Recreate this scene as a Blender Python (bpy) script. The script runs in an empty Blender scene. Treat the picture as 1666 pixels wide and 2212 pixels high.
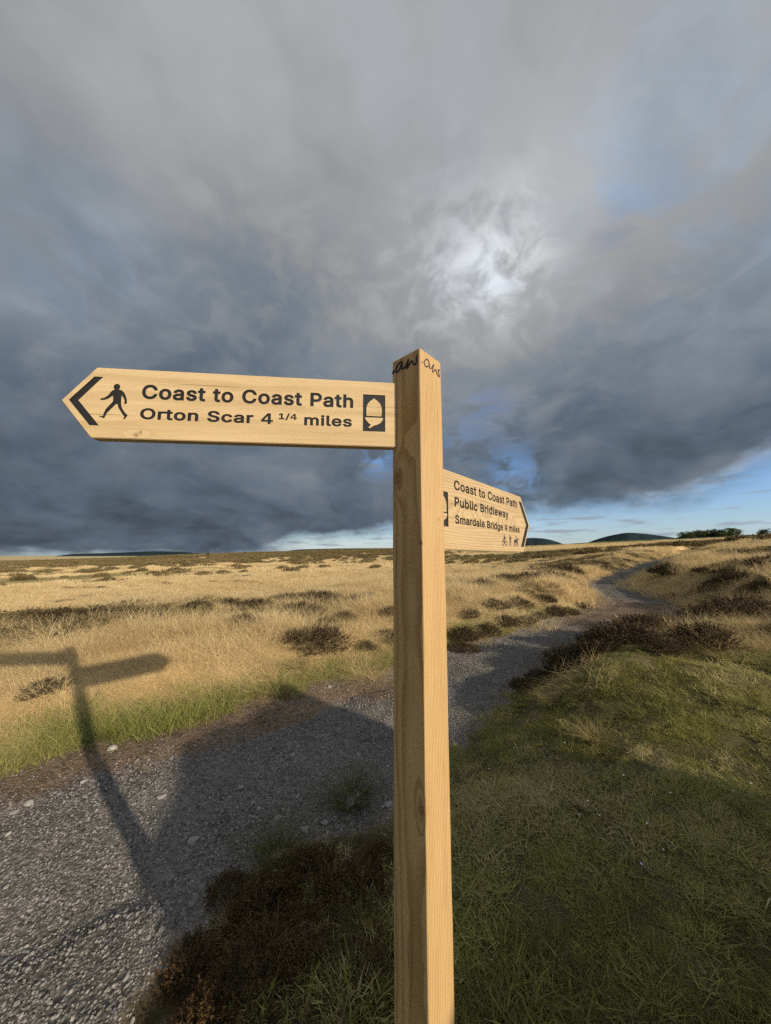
import bpy, bmesh, math, random
import numpy as np
from mathutils import Vector, Matrix
from mathutils.geometry import tessellate_polygon

R = math.radians
scene = bpy.context.scene
C = scene.collection

# ------------------------------------------------------------------ camera, sky, sun, exposure
CAM_Z = 1.5
cam = bpy.data.cameras.new('camera')
cam.sensor_fit = 'HORIZONTAL'; cam.sensor_width = 36.0
cam.lens = 36.0 * 717.0 / 1666.0
cam.clip_start = 0.02; cam.clip_end = 30000
cam_ob = bpy.data.objects.new('camera', cam); C.objects.link(cam_ob)
cam_ob.location = (0, 0, CAM_Z); cam_ob.rotation_euler = (R(90 + 6.96), 0, 0)
scene.camera = cam_ob

SUN_EL = R(18.35)
SUN_H = Vector((0.768, -0.641, 0)).normalized()
SUN_DIR = Vector((SUN_H.x * math.cos(SUN_EL), SUN_H.y * math.cos(SUN_EL), math.sin(SUN_EL)))
sun = bpy.data.lights.new('sun', 'SUN'); sun.energy = 5.0; sun.angle = R(0.8); sun.color = (1.0, 0.87, 0.69)
sun_ob = bpy.data.objects.new('sun', sun); C.objects.link(sun_ob)
sun_ob.rotation_euler = (-SUN_DIR).to_track_quat('-Z', 'Y').to_euler()
sun_ob.location = (6, -6, 6)

vs = scene.view_settings
vs.view_transform = 'Standard'; vs.look = 'None'; vs.exposure = 0.0; vs.gamma = 1.0; vs.use_curve_mapping = False
scene.cycles.use_denoising = False
scene.cycles.max_bounces = 3; scene.cycles.diffuse_bounces = 2; scene.cycles.glossy_bounces = 1
scene.cycles.transmission_bounces = 2; scene.cycles.transparent_max_bounces = 4
scene.cycles.use_adaptive_sampling = True; scene.cycles.adaptive_threshold = 0.02; scene.cycles.adaptive_min_samples = 16
scene.cycles.use_light_tree = False


class NT:
    """small helper that writes node trees as expressions"""
    def __init__(self, tree):
        self.t = tree; self.n = tree.nodes; self.l = tree.links
    def put(self, sock, v):
        if v is None: return
        if isinstance(v, bpy.types.NodeSocket): self.l.new(v, sock)
        else: sock.default_value = v
    def m(self, op, a=None, b=None, c=None, clamp=False):
        n = self.n.new('ShaderNodeMath'); n.operation = op; n.use_clamp = clamp
        for i, v in enumerate((a, b, c)): self.put(n.inputs[i], v)
        return n.outputs[0]
    def add(self, a, b): return self.m('ADD', a, b)
    def sub(self, a, b): return self.m('SUBTRACT', a, b)
    def mul(self, a, b): return self.m('MULTIPLY', a, b)
    def vm(self, op, a, b=None):
        n = self.n.new('ShaderNodeVectorMath'); n.operation = op
        self.put(n.inputs[0], a)
        if b is not None: self.put(n.inputs[1], b)
        return n.outputs['Value'] if op in ('DOT_PRODUCT', 'LENGTH') else n.outputs[0]
    def xyz(self, x, y, z):
        n = self.n.new('ShaderNodeCombineXYZ')
        for i, v in enumerate((x, y, z)): self.put(n.inputs[i], v)
        return n.outputs[0]
    def sep(self, v):
        n = self.n.new('ShaderNodeSeparateXYZ'); self.l.new(v, n.inputs[0]); return n.outputs
    def noise(self, vec, scale, detail=3.0, rough=0.5, dist=0.0, color=False):
        n = self.n.new('ShaderNodeTexNoise'); n.inputs['Scale'].default_value = scale
        n.inputs['Detail'].default_value = detail; n.inputs['Roughness'].default_value = rough
        n.inputs['Distortion'].default_value = dist
        if vec is not None: self.l.new(vec, n.inputs['Vector'])
        return n.outputs['Color'] if color else n.outputs[0]
    def smooth(self, v, a, b, lo=0.0, hi=1.0, kind='SMOOTHSTEP'):
        n = self.n.new('ShaderNodeMapRange'); n.interpolation_type = kind; n.clamp = True
        self.put(n.inputs[0], v)
        for i, q in enumerate((a, b, lo, hi)): self.put(n.inputs[1 + i], q)
        return n.outputs[0]
    def mix(self, f, a, b, kind='MIX'):
        n = self.n.new('ShaderNodeMix'); n.data_type = 'RGBA'; n.blend_type = kind
        self.put(n.inputs['Factor'], f)
        for k, v in (('A', a), ('B', b)):
            s = [q for q in n.inputs if q.name == k and q.type == 'RGBA'][0]
            if isinstance(v, (tuple, list)) and len(v) == 3: v = (*v, 1)
            self.put(s, v)
        return [q for q in n.outputs if q.type == 'RGBA'][0]
    def ramp(self, f, stops, interp='LINEAR'):
        n = self.n.new('ShaderNodeValToRGB'); cr = n.color_ramp; cr.interpolation = interp
        while len(cr.elements) < len(stops): cr.elements.new(0.5)
        for e, (p, c) in zip(cr.elements, stops):
            e.position = p; e.color = (*c, 1) if len(c) == 3 else c
        self.l.new(f, n.inputs[0]); return n.outputs[0]
    def grey(self, v):
        n = self.n.new('ShaderNodeCombineColor')
        for i in range(3): self.put(n.inputs[i], v)
        return n.outputs[0]


def view_dir(x, y):
    """direction of a sky feature measured on the photograph (1666 px wide), as a fixed world direction"""
    f, p = 717.0, R(6.96); X = (x - 833) / f; v = (1106 - y) / f
    return Vector((X, math.cos(p) - v * math.sin(p), math.sin(p) + v * math.cos(p))).normalized()


def build_world():
    w = bpy.data.worlds.new('World'); scene.world = w; w.use_nodes = True
    w.cycles.sampling_method = 'NONE'
    t = w.node_tree; t.nodes.clear(); q = NT(t)
    out = t.nodes.new('ShaderNodeOutputWorld'); bg = t.nodes.new('ShaderNodeBackground')
    bg.inputs['Strength'].default_value = 0.1
    t.links.new(bg.outputs[0], out.inputs[0])
    sky = t.nodes.new('ShaderNodeTexSky'); sky.sky_type = 'NISHITA'; sky.sun_disc = False
    sky.sun_elevation = SUN_EL; sky.sun_rotation = math.atan2(SUN_H.x, SUN_H.y)
    sky.altitude = 250; sky.air_density = 1.0; sky.dust_density = 0.5; sky.ozone_density = 1.6
    tc = t.nodes.new('ShaderNodeTexCoord'); d = tc.outputs['Generated']
    dx, dy, dz = q.sep(d)
    # cloud coordinates on the dome: billows flatten towards the horizon
    zk = q.mul(q.m('POWER', q.m('MAXIMUM', dz, 0.0), 0.75), 1.55)
    w1 = q.noise(q.xyz(dx, dy, q.add(zk, 3.1)), 2.3, 3, 0.55)
    w2 = q.noise(q.xyz(dx, dy, q.add(zk, 9.7)), 2.3, 3, 0.55)
    ux = q.add(dx, q.mul(q.sub(w1, 0.5), 0.40)); uz = q.add(zk, q.mul(q.sub(w2, 0.5), 0.40))
    # the banks run down to the right
    ph = R(-28)
    a = q.add(q.mul(ux, math.cos(ph)), q.mul(uz, math.sin(ph)))
    b = q.sub(q.mul(uz, math.cos(ph)), q.mul(ux, math.sin(ph)))
    roll = q.noise(q.xyz(q.mul(a, 0.62), q.mul(dy, 0.8), b), 2.7, 4, 0.48)
    bill = q.noise(q.xyz(q.mul(a, 0.85), q.add(dy, 5.0), b), 4.6, 7, 0.54)
    fine = q.noise(q.xyz(ux, q.add(dy, 2.0), uz), 11.0, 6, 0.60)
    lowc = q.noise(q.xyz(q.mul(dx, 3.0), q.mul(dy, 3.0), q.mul(dz, 6.5)), 1.5, 6, 0.58)

    def blob(x, y, k):
        c = view_dir(x, y)
        return q.m('EXPONENT', q.mul(q.sub(q.vm('DOT_PRODUCT', d, tuple(c)), 1.0), k))
    def blobs(lst):
        s = None
        for x, y, k, amp in lst:
            v = q.mul(blob(x, y, k), amp); s = v if s is None else q.add(s, v)
        return s
    hl = q.m('SQRT', q.add(q.add(q.mul(dx, dx), q.mul(dy, dy)), 1e-6))
    hx = q.m('DIVIDE', dx, hl)
    # upper, lighter sheet
    hi = q.add(q.smooth(dz, 0.10, 0.85, 0.195, 0.375), q.mul(q.sub(roll, 0.5), 0.46))
    hi = q.add(hi, q.mul(q.sub(bill, 0.5), 0.24))
    # lower, darker scud drifting under it
    lo = q.add(q.smooth(dz, 0.0, 0.62, 0.128, 0.228), q.mul(q.sub(bill, 0.5), 0.28))
    lo = q.add(lo, q.mul(q.sub(fine, 0.5), 0.07))
    sc_bias = q.add(q.smooth(dz, 0.12, 0.72, 0.20, -0.16), blobs([
        (620, 650, 22, 0.22), (1450, 820, 14, 0.10), (240, 1020, 10, 0.12), (60, 430, 24, 0.07), (1250, 300, 16, 0.06), (520, 520, 60, 0.04),
        (1095, 575, 70, -0.14), (1190, 440, 80, -0.08), (330, 160, 14, -0.08), (760, 300, 18, -0.05), (130, 735, 130, -0.10), (770, 745, 200, -0.10),
        (1040, 900, 120, -0.06), (1500, 540, 40, -0.03)]))
    scud = q.smooth(q.add(q.add(q.mul(roll, 0.55), q.mul(bill, 0.45)), sc_bias), 0.34, 0.70)
    lum = q.add(q.mul(hi, q.sub(1.0, scud)), q.mul(lo, scud))
    # silver edges where the scud thins
    rim0 = q.mul(q.mul(scud, q.sub(1.0, scud)), q.smooth(fine, 0.40, 0.68))
    lum = q.add(lum, q.mul(rim0, 0.16))
    lum = q.add(lum, q.mul(q.mul(q.sub(lowc, 0.5), q.smooth(dz, 0.40, 0.04, 0.0, 1.0)), 0.16))
    lum = q.add(lum, blobs([(200, 1100, 30, -0.02), (600, 640, 22, -0.035), (1060, 1010, 90, -0.03), (1190, 460, 150, 0.03)]))
    spot = q.mul(q.add(blob(1090, 570, 190), q.mul(blob(990, 600, 90), 0.6)), q.smooth(fine, 0.36, 0.66, 0.05, 1.25))
    lum = q.add(lum, q.mul(spot, 0.26))
    lum = q.m('MAXIMUM', lum, 0.05)
    # low cloud is blue grey, the high sheet is neutral
    tint = q.mix(q.smooth(q.add(lum, q.mul(q.sub(fine, 0.5), 0.14)), 0.10, 0.36), (0.76, 1.0, 1.30), (0.985, 1.0, 1.015))
    bluish = q.mul(blobs([(1610, 320, 26, 0.55), (1345, 490, 200, 0.5), (1500, 560, 40, 0.45), (40, 520, 70, 0.5), (240, 620, 90, 0.5), (910, 130, 50, 0.25),
                          (1000, 690, 70, 0.2), (330, 700, 90, 0.3), (1480, 120, 30, 0.12)]), q.smooth(bill, 0.36, 0.58))
    tint = q.mix(q.m('MINIMUM', bluish, 1.0), tint, (0.82, 1.01, 1.27))
    # the broken lower edge: clear air near the horizon on the right
    thr = q.add(q.smooth(hx, -0.42, 0.10, -0.035, 0.078, 'LINEAR'), q.smooth(hx, 0.10, 0.70, 0.0, 0.040, 'LINEAR'))
    # towards the sun, behind the camera, the cloud breaks up (that is where the low sunlight comes from)
    thr = q.add(thr, q.smooth(q.vm('DOT_PRODUCT', d, tuple(SUN_DIR)), 0.05, 0.75, 0.0, 0.42))
    edge = q.add(q.sub(dz, thr), q.mul(q.sub(lowc, 0.5), 0.15))
    cover = q.smooth(edge, -0.026, 0.046)
    holes = q.mul(blobs([(820, 985, 700, 1.0), (1110, 1020, 420, 1.0), (1050, 880, 380, 0.55), (1330, 490, 700, 0.3), (990, 960, 700, 0.5)]), q.smooth(fine, 0.42, 0.60))
    cover = q.m('MULTIPLY', cover, q.sub(1.0, q.m('MINIMUM', q.mul(holes, 0.8), 0.8)))
    rim = q.mul(q.smooth(edge, -0.02, 0.008), q.smooth(edge, 0.050, 0.012))
    lum = q.add(lum, q.mul(q.mul(rim, q.smooth(fine, 0.35, 0.7)), 0.22))
    # small detached clouds in the clear strip
    sc = q.noise(q.xyz(q.mul(dx, 4.2), q.mul(dy, 4.2), q.mul(dz, 34.0)), 1.9, 4, 0.55)
    small = q.mul(q.mul(q.smooth(sc, 0.52, 0.68), q.smooth(dz, 0.0, 0.03)), 0.8)
    ccol = q.vm('MULTIPLY', q.grey(q.mul(lum, 10.0)), tint)
    blue = q.vm('MULTIPLY', sky.outputs[0], (1.05, 1.25, 1.62))
    low_haze = q.smooth(dz, 0.14, 0.0, 0.0, 0.5)
    clear = q.mix(low_haze, blue, (4.7, 5.5, 6.3))
    clear = q.mix(small, clear, (3.0, 3.4, 4.0))
    col = q.mix(cover, clear, ccol)
    t.links.new(col, bg.inputs['Color'])


build_world()

# ------------------------------------------------------------------ terrain maths (numpy only)
#TERRAIN-BEGIN
def vnoise(x, y, seed=0):
    xi = np.floor(x).astype(np.int64); yi = np.floor(y).astype(np.int64)
    fx = x - xi; fy = y - yi
    fx = fx * fx * fx * (fx * (fx * 6 - 15) + 10); fy = fy * fy * fy * (fy * (fy * 6 - 15) + 10)
    def h(i, j):
        n = (i * 374761393 + j * 668265263 + seed * 1442695041) & 0xFFFFFFFF
        n = ((n ^ (n >> 13)) * 1274126177) & 0xFFFFFFFF
        n = (n ^ (n >> 16)) & 0xFFFFFFFF
        return n / 4294967295.0
    a = h(xi, yi); b = h(xi + 1, yi); c = h(xi, yi + 1); d = h(xi + 1, yi + 1)
    return (a * (1 - fx) + b * fx) * (1 - fy) + (c * (1 - fx) + d * fx) * fy
def fbm(x, y, seed=0, oct=4, g=0.5):
    s = 0.0; a = 1.0; t = 0.0
    for k in range(oct):
        s = s + a * vnoise(x + 17.3 * k, y - 9.1 * k, seed + k); t += a; a *= g; x = x * 2.03; y = y * 2.03
    return s / t
def sstep(a, b, v):
    t = np.clip((v - a) / (b - a), 0, 1); return t * t * (3 - 2 * t)

# heights relative to the lens, by bearing and distance
RN = [0.01, 1, 2, 3, 4, 5, 6, 8, 10, 12, 14, 20, 40, 80, 150, 300, 500, 1000, 2500, 8000]
PROF = {
    -180: [-1.5, -1.50, -1.50, -1.5, -1.5, -1.5, -1.5, -1.5, -1.5, -1.5, -1.5, -1.6, -2.0, -3.0, -4.0, -6.0, -8.0, -12.0, -20.0, -60.0],
    -90: [-1.5, -1.54, -1.60, -1.66, -1.66, -1.6, -1.5, -1.5, -1.6, -1.7, -1.8, -2.0, -2.6, -3.0, -4.0, -6.0, -8.0, -12.0, -20.0, -60.0],
    -60: [-1.5, -1.54, -1.64, -1.68, -1.58, -1.40, -1.25, -1.10, -1.35, -1.85, -2.25, -2.7, -3.0, -3.0, -3.4, -5.5, -7.0, -9.0, -20.0, -60.0],
    -45: [-1.5, -1.54, -1.66, -1.68, -1.56, -1.34, -1.20, -1.08, -1.30, -1.85, -2.25, -2.7, -2.9, -2.7, -2.8, -5.0, -7.0, -8.0, -20.0, -60.0],
    -25: [-1.5, -1.54, -1.66, -1.69, -1.62, -1.40, -1.22, -1.06, -1.12, -1.60, -2.05, -2.6, -2.7, -1.9, -0.4, -2.5, -5.0, -8.0, -20.0, -60.0],
    0: [-1.5, -1.53, -1.64, -1.69, -1.68, -1.58, -1.40, -1.15, -1.05, -1.15, -1.35, -1.9, -2.2, -1.0, 1.6, 1.0, -2.0, -8.0, -20.0, -60.0],
    20: [-1.5, -1.50, -1.52, -1.56, -1.60, -1.62, -1.55, -1.25, -0.98, -0.85, -1.0, -1.5, -1.6, -0.7, 1.2, 5.0, 4.5, 0.0, -20.0, -60.0],
    35: [-1.5, -1.48, -1.42, -1.33, -1.27, -1.25, -1.25, -1.20, -1.10, -0.98, -0.85, -0.55, 0.0, 0.8, 2.6, 8.4, 9.0, 3.0, -20.0, -60.0],
    50: [-1.5, -1.47, -1.38, -1.28, -1.19, -1.12, -1.05, -0.96, -0.86, -0.72, -0.50, 0.05, 1.0, 2.1, 4.2, 10.0, 11.0, 5.0, -20.0, -60.0],
    70: [-1.5, -1.47, -1.38, -1.26, -1.17, -1.08, -1.0, -0.9, -0.8, -0.6, -0.4, 0.3, 1.1, 2.3, 4.4, 10.0, 11.0, 5.0, -20.0, -60.0],
    110: [-1.5, -1.48, -1.42, -1.34, -1.26, -1.2, -1.1, -1.0, -0.9, -0.8, -0.7, -0.6, -0.5, -0.4, 0.0, 1.0, 0.0, -4.0, -20.0, -60.0],
    180: [-1.5, -1.50, -1.50, -1.5, -1.5, -1.5, -1.5, -1.5, -1.5, -1.5, -1.5, -1.6, -2.0, -3.0, -4.0, -6.0, -8.0, -12.0, -20.0, -60.0],
}
_th = np.array(sorted(PROF)); _LR = np.log(np.array(RN) + 0.6)
_lg = np.linspace(_LR[0], _LR[-1], 400); _tg = np.arange(-180, 181, 1.0)
_tab = np.stack([np.interp(_lg, _LR, PROF[k]) for k in _th])
_tab = np.stack([np.interp(_tg, _th, _tab[:, j]) for j in range(400)], axis=1)
def _blur(a, n, axis, wrap):
    k = np.hanning(2 * n + 3)[1:-1]; k /= k.sum(); p = [(0, 0), (0, 0)]; p[axis] = (n, n)
    b = np.pad(a, p, mode='wrap' if wrap else 'edge')
    return np.apply_along_axis(lambda v: np.convolve(v, k, 'valid'), axis, b)
_tab = _blur(_blur(_tab, 6, 0, True), 7, 1, False)
def macro(x, y):
    r = np.hypot(x, y); th = np.degrees(np.arctan2(x, y)); lr = np.log(r + 0.6)
    i = np.clip((th + 180), 0, 359.999); j = np.clip((lr - _lg[0]) / (_lg[1] - _lg[0]), 0, 398.999)
    i0 = i.astype(int); j0 = j.astype(int); a = i - i0; b = j - j0
    return (_tab[i0, j0] * (1 - a) + _tab[i0 + 1, j0] * a) * (1 - b) + (_tab[i0, j0 + 1] * (1 - a) + _tab[i0 + 1, j0 + 1] * a) * b

# the track: centre line (x, y, surface height relative to the lens, width)
TRK = np.array([(-9.0, -4.6, -1.74, 2.2), (-5.2, -0.9, -1.74, 3.0), (-3.2, 0.95, -1.73, 2.9), (-1.95, 2.1, -1.72, 2.5), (-1.35, 2.75, -1.72, 2.15), (-0.6, 3.4, -1.71, 2.2),
                (0.35, 4.3, -1.70, 2.0), (1.3, 5.2, -1.68, 1.9), (2.9, 6.4, -1.63, 1.6), (4.4, 7.4, -1.57, 1.7), (6.2, 8.75, -1.48, 2.1), (7.2, 9.9, -1.42, 2.2),
                (7.95, 11.5, -1.33, 1.8), (9.2, 13.9, -1.18, 1.5), (12.6, 17.2, -0.95, 1.4), (17.9, 22.2, -0.65, 1.5), (28, 31, -0.3, 1.5), (45, 44, 0.3, 1.5)])
def _cr(P, n=14):
    out = []
    for i in range(len(P) - 1):
        p0 = P[max(i - 1, 0)]; p1 = P[i]; p2 = P[i + 1]; p3 = P[min(i + 2, len(P) - 1)]
        for k in range(n):
            t = k / n
            out.append(0.5 * ((2 * p1) + (p2 - p0) * t + (2 * p0 - 5 * p1 + 4 * p2 - p3) * t * t + (3 * p1 - p0 - 3 * p2 + p3) * t ** 3))
    out.append(P[-1]); return np.array(out)
TC = _cr(TRK)
def track(x, y):
    """signed distance from the centre line (+ = far/left side), surface height, width"""
    x = np.asarray(x, float); y = np.asarray(y, float)
    best = np.full(x.shape, 1e9); sd = np.zeros(x.shape); zt = np.zeros(x.shape); wd = np.ones(x.shape) * 2
    near = np.hypot(x, y) < 75
    X = x[near]; Y = y[near]
    if X.size:
        b = np.full(X.shape, 1e9); s = np.zeros(X.shape); z = np.zeros(X.shape); w = np.ones(X.shape)
        for k in range(len(TC) - 1):
            a = TC[k]; e = TC[k + 1]; dx, dy = e[0] - a[0], e[1] - a[1]; L2 = dx * dx + dy * dy
            t = np.clip(((X - a[0]) * dx + (Y - a[1]) * dy) / L2, 0, 1)
            ex = X - (a[0] + t * dx); ey = Y - (a[1] + t * dy); d2 = ex * ex + ey * ey
            m = d2 < b; b[m] = d2[m]
            s[m] = np.sign(dx * ey - dy * ex)[m]; z[m] = (a[2] + t * (e[2] - a[2]))[m]; w[m] = (a[3] + t * (e[3] - a[3]))[m]
        best[near] = np.sqrt(b); sd[near] = s; zt[near] = z; wd[near] = w
    return best * np.where(sd == 0, 1, sd), zt, wd

EX, EY = 0.768, -0.641
EX, EY = EX / math.hypot(EX, EY), EY / math.hypot(EX, EY)
def shade_knoll(x, y):
    """unseen mound added on the sun side behind the camera, shaped to shade the near bank and the track"""
    s = x * EX + y * EY; q = x * (-EY) + y * EX
    q = q + 0.10 * (fbm(s * 1.3, q * 1.3, 91, 3) - 0.5)
    prof = 1.66 * sstep(0.42, 0.72, q) + 0.30 * sstep(0.7, 1.3, q) + 0.16 * sstep(1.2, 2.2, q)
    prof = prof * (1 - sstep(2.55, 3.10, q)) + 0.42 * (fbm(q * 3.6, s * 0.7, 77, 4) - 0.5) * sstep(0.45, 0.8, q) * (1 - sstep(2.6, 3.1, q))
    return prof * sstep(2.6, 4.0, s) * (1 - sstep(4.4, 7.5, s))

def height(x, y):
    """world height of the ground (the camera stands at 1.5 above the bank)"""
    x = np.asarray(x, float); y = np.asarray(y, float)
    r = np.hypot(x, y)
    z = macro(x, y)
    z = z + 0.16 * (fbm(x / 2.3, y / 2.3, 5, 3) - 0.5) * sstep(1.5, 5, r) * (1 - 0.4 * sstep(12, 30, r))
    z = z + 0.9 * (fbm(x / 23, y / 23, 8, 3) - 0.5) * sstep(16, 60, r) * (1 - sstep(400, 900, r))
    d, zt, w = track(x, y)
    left = d > 0
    hum = np.where(left, 0.16, 0.12 + 0.08 * sstep(2.0, 3.0, r)) * (fbm(x / 0.55, y / 0.55, 12, 3) - 0.5)
    z = z + hum * (1 - sstep(20, 40, r))
    ad = np.abs(d) + 0.28 * (fbm(x / 0.7, y / 0.7, 31, 3) - 0.5)
    inside = 1 - sstep(0.5 * w - 0.10, 0.5 * w + 0.75 + 0.25 * left + 1.1 * (~left) * sstep(6.5, 8.5, r), ad)
    fade = 1 - sstep(45, 62, r)
    rut = 0.035 * (np.exp(-((np.abs(d) - 0.48) / 0.17) ** 2)) * (0.4 + fbm(x / 1.5, y / 1.5, 43, 2))
    zz = zt - rut + 0.06 * (fbm(x / 0.8, y / 0.8, 41, 3) - 0.5) + 0.03 * (fbm(x / 0.16, y / 0.16, 44, 3) - 0.5)
    z = z + (zz - z) * inside * fade
    lip = np.where(left, 0, np.exp(-((np.abs(d) - 0.5 * w - 0.85) / 0.45) ** 2)) * sstep(3.2, 4.2, r) * (1 - sstep(4.9, 6.0, r)) * (0.6 + 0.8 * fbm(x / 0.9, y / 0.9, 47, 2))
    z = z + 0.17 * lip
    z = z + shade_knoll(x, y)  # out-of-view mound, added to throw shade over the track
    return z + 1.5

def masks(x, y):
    r = np.hypot(x, y); d, zt, w = track(x, y)
    n = fbm(x / 0.5, y / 0.5, 51, 4) - 0.5; n2 = fbm(x / 2.0, y / 2.0, 61, 4) - 0.5
    ad = np.abs(d) + 0.55 * n
    far = sstep(48, 60, r)
    trk = (1 - sstep(0.5 * w - 0.10, 0.5 * w + 0.08, ad)) * (1 - far)
    # beaten earth along the far edge near the camera, and over the middle distance
    earth = trk * np.where(d > 0, sstep(0.5 * w - 0.75, 0.5 * w - 0.40, ad + 0.5 * n2), 0) * (1 - sstep(4.6, 6.5, r))
    earth = np.maximum(earth, trk * sstep(7.5, 9.5, r + 2 * n) * (1 - sstep(11.5, 13.5, r)))
    verge = np.where(d > 0, 1 - sstep(0.22, 0.62, d - 0.5 * w + 0.9 * n2), 0) * (1 - trk) * (1 - sstep(9, 14, r))
    right = np.where(d < 0, 1.0, 0.0) * (1 - trk)
    lush = right * (1 - sstep(3.6, 6.5, r + 3.0 * n2))
    return dict(r=r, d=d, w=w, trk=trk, earth=earth, verge=verge, right=right, lush=lush, n=n, n2=n2)
def heather_field(x, y):
    """0..1 density of heather over the moor"""
    r = np.hypot(x, y); th = np.degrees(np.arctan2(x, y))
    h = fbm(x / 3.0, y / 3.0, 71, 4) * 0.6 + fbm(x / 14, y / 14, 73, 3) * 0.4
    ridge = sstep(55, 95, r + 60 * (h - 0.5)) * (1 - sstep(190, 230, r)) * (1 - sstep(2, 14, th))
    crest = 0.8 * sstep(6.3, 7.2, r + 2.5 * (h - 0.5)) * (1 - sstep(8.2, 9.2, r)) * sstep(-58, -52, th) * (1 - sstep(-8, 0, th))
    mid = sstep(10, 14, r) * (1 - sstep(70, 90, r)) * (0.25 + 0.55 * sstep(18, 30, th))
    nearb = sstep(5.0, 7.0, r) * (1 - sstep(12, 15, r)) * sstep(-20, 10, th) * 0.55
    b = np.maximum(np.maximum(ridge * 1.15, mid), np.maximum(nearb, crest * 1.0))
    return sstep(0.62, 0.40, b) * 0 + sstep(0.60 - 0.22 * b, 0.68 - 0.22 * b, h) * np.clip(b * 1.6, 0, 1)
#TERRAIN-END

# ------------------------------------------------------------------ helpers
def tag(o, label=None, cat=None, group=None, kind=None):
    for k, v in (('label', label), ('category', cat), ('group', group), ('kind', kind)):
        if v: o[k] = v
    return o
def new_obj(name, me, parent=None, mat=None):
    o = bpy.data.objects.new(name, me); C.objects.link(o)
    if parent is not None: o.parent = parent
    if mat is not None and me is not None and not me.materials: me.materials.append(mat)
    return o
def empty(name, loc):
    o = bpy.data.objects.new(name, None); C.objects.link(o); o.location = loc; o.empty_display_size = 0.1; return o
def mesh_np(name, V, F, mat=None, smooth=False):
    me = bpy.data.meshes.new(name)
    V = np.asarray(V, np.float32); F = np.asarray(F, np.int32); k = F.shape[1]
    me.vertices.add(len(V)); me.vertices.foreach_set('co', V.ravel())
    me.loops.add(F.size); me.loops.foreach_set('vertex_index', F.ravel())
    me.polygons.add(len(F)); me.polygons.foreach_set('loop_start', np.arange(len(F), dtype=np.int32) * k)
    me.polygons.foreach_set('loop_total', np.full(len(F), k, np.int32))
    me.polygons.foreach_set('use_smooth', np.full(len(F), smooth))
    me.update(calc_edges=True)
    if mat: me.materials.append(mat)
    return me
def fattr(me, name, vals, kind='FLOAT', dom='POINT'):
    a = me.attributes.new(name, kind, dom); v = np.asarray(vals, np.int32 if kind == 'INT' else np.float32)
    a.data.foreach_set({'FLOAT': 'value', 'INT': 'value', 'FLOAT_VECTOR': 'vector', 'FLOAT_COLOR': 'color'}[kind], v.ravel())
ORD = ['first', 'second', 'third', 'fourth', 'fifth', 'sixth', 'seventh', 'eighth', 'ninth', 'tenth', 'eleventh', 'twelfth', 'thirteenth', 'fourteenth', 'fifteenth',
       'sixteenth', 'seventeenth', 'eighteenth', 'nineteenth', 'twentieth', 'twenty-first', 'twenty-second', 'twenty-third', 'twenty-fourth', 'twenty-fifth',
       'twenty-sixth', 'twenty-seventh', 'twenty-eighth', 'twenty-ninth', 'thirtieth']
def H1(x, y): return float(height(np.array([x]), np.array([y]))[0])

def mat_new(name, rough=0.85, spec=0.15):
    m = bpy.data.materials.new(name); m.use_nodes = True; t = m.node_tree
    b = t.nodes['Principled BSDF']; b.inputs['Roughness'].default_value = rough
    b.inputs['Specular IOR Level'].default_value = spec
    return m, NT(t), b
def attr(q, name, kind='GEOMETRY', out='Fac'):
    n = q.n.new('ShaderNodeAttribute'); n.attribute_name = name; n.attribute_type = kind; return n.outputs[out]

def mat_plant(name, stops, transl=0.25, inst=True, wi=0.55, wb=0.45):
    """leaf or blade colour: a ramp driven by the tuft's own tint and each blade's own value"""
    m, q, b = mat_new(name, 0.75, 0.12)
    tv = attr(q, 'tint', 'INSTANCER') if inst else q.m('ADD', 0.5, 0.0)
    bl = attr(q, 'bl')
    col = q.ramp(q.add(q.mul(tv, wi), q.mul(bl, wb)), stops)
    q.put(b.inputs['Base Color'], col)
    tr = q.n.new('ShaderNodeBsdfTranslucent'); q.put(tr.inputs['Color'], col)
    mx = q.n.new('ShaderNodeMixShader'); mx.inputs[0].default_value = transl
    q.l.new(b.outputs[0], mx.inputs[1]); q.l.new(tr.outputs[0], mx.inputs[2])
    q.l.new(mx.outputs[0], q.n['Material Output'].inputs['Surface'])
    return m

M_straw = mat_plant('straw_grass', [(0.0, (0.25, 0.165, 0.06)), (0.3, (0.51, 0.37, 0.165)), (0.6, (0.75, 0.575, 0.295)), (1.0, (0.88, 0.72, 0.44))], 0.32)
M_verge = mat_plant('verge_grass', [(0.0, (0.10, 0.115, 0.030)), (0.3, (0.19, 0.215, 0.050)), (0.55, (0.33, 0.33, 0.095)), (0.78, (0.50, 0.42, 0.17)), (1.0, (0.66, 0.53, 0.26))], 0.3)
M_turf = mat_plant('turf_grass', [(0.0, (0.070, 0.054, 0.026)), (0.22, (0.115, 0.100, 0.040)), (0.42, (0.20, 0.20, 0.052)), (0.62, (0.36, 0.345, 0.095)), (0.80, (0.46, 0.38, 0.18)), (1.0, (0.68, 0.56, 0.34))], 0.30)
M_heath = mat_plant('heather_leaf', [(0.0, (0.045, 0.032, 0.016)), (0.35, (0.11, 0.080, 0.036)), (0.65, (0.19, 0.145, 0.062)), (0.85, (0.27, 0.20, 0.095)), (1.0, (0.40, 0.31, 0.17))], 0.12)
M_heath1 = mat_plant('heather_leaf_bush', [(0.0, (0.028, 0.020, 0.012)), (0.35, (0.07, 0.048, 0.026)), (0.65, (0.12, 0.088, 0.042)), (0.88, (0.18, 0.125, 0.066)), (1.0, (0.30, 0.22, 0.13))], 0.12, inst=False, wi=0.45, wb=0.55)
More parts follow.
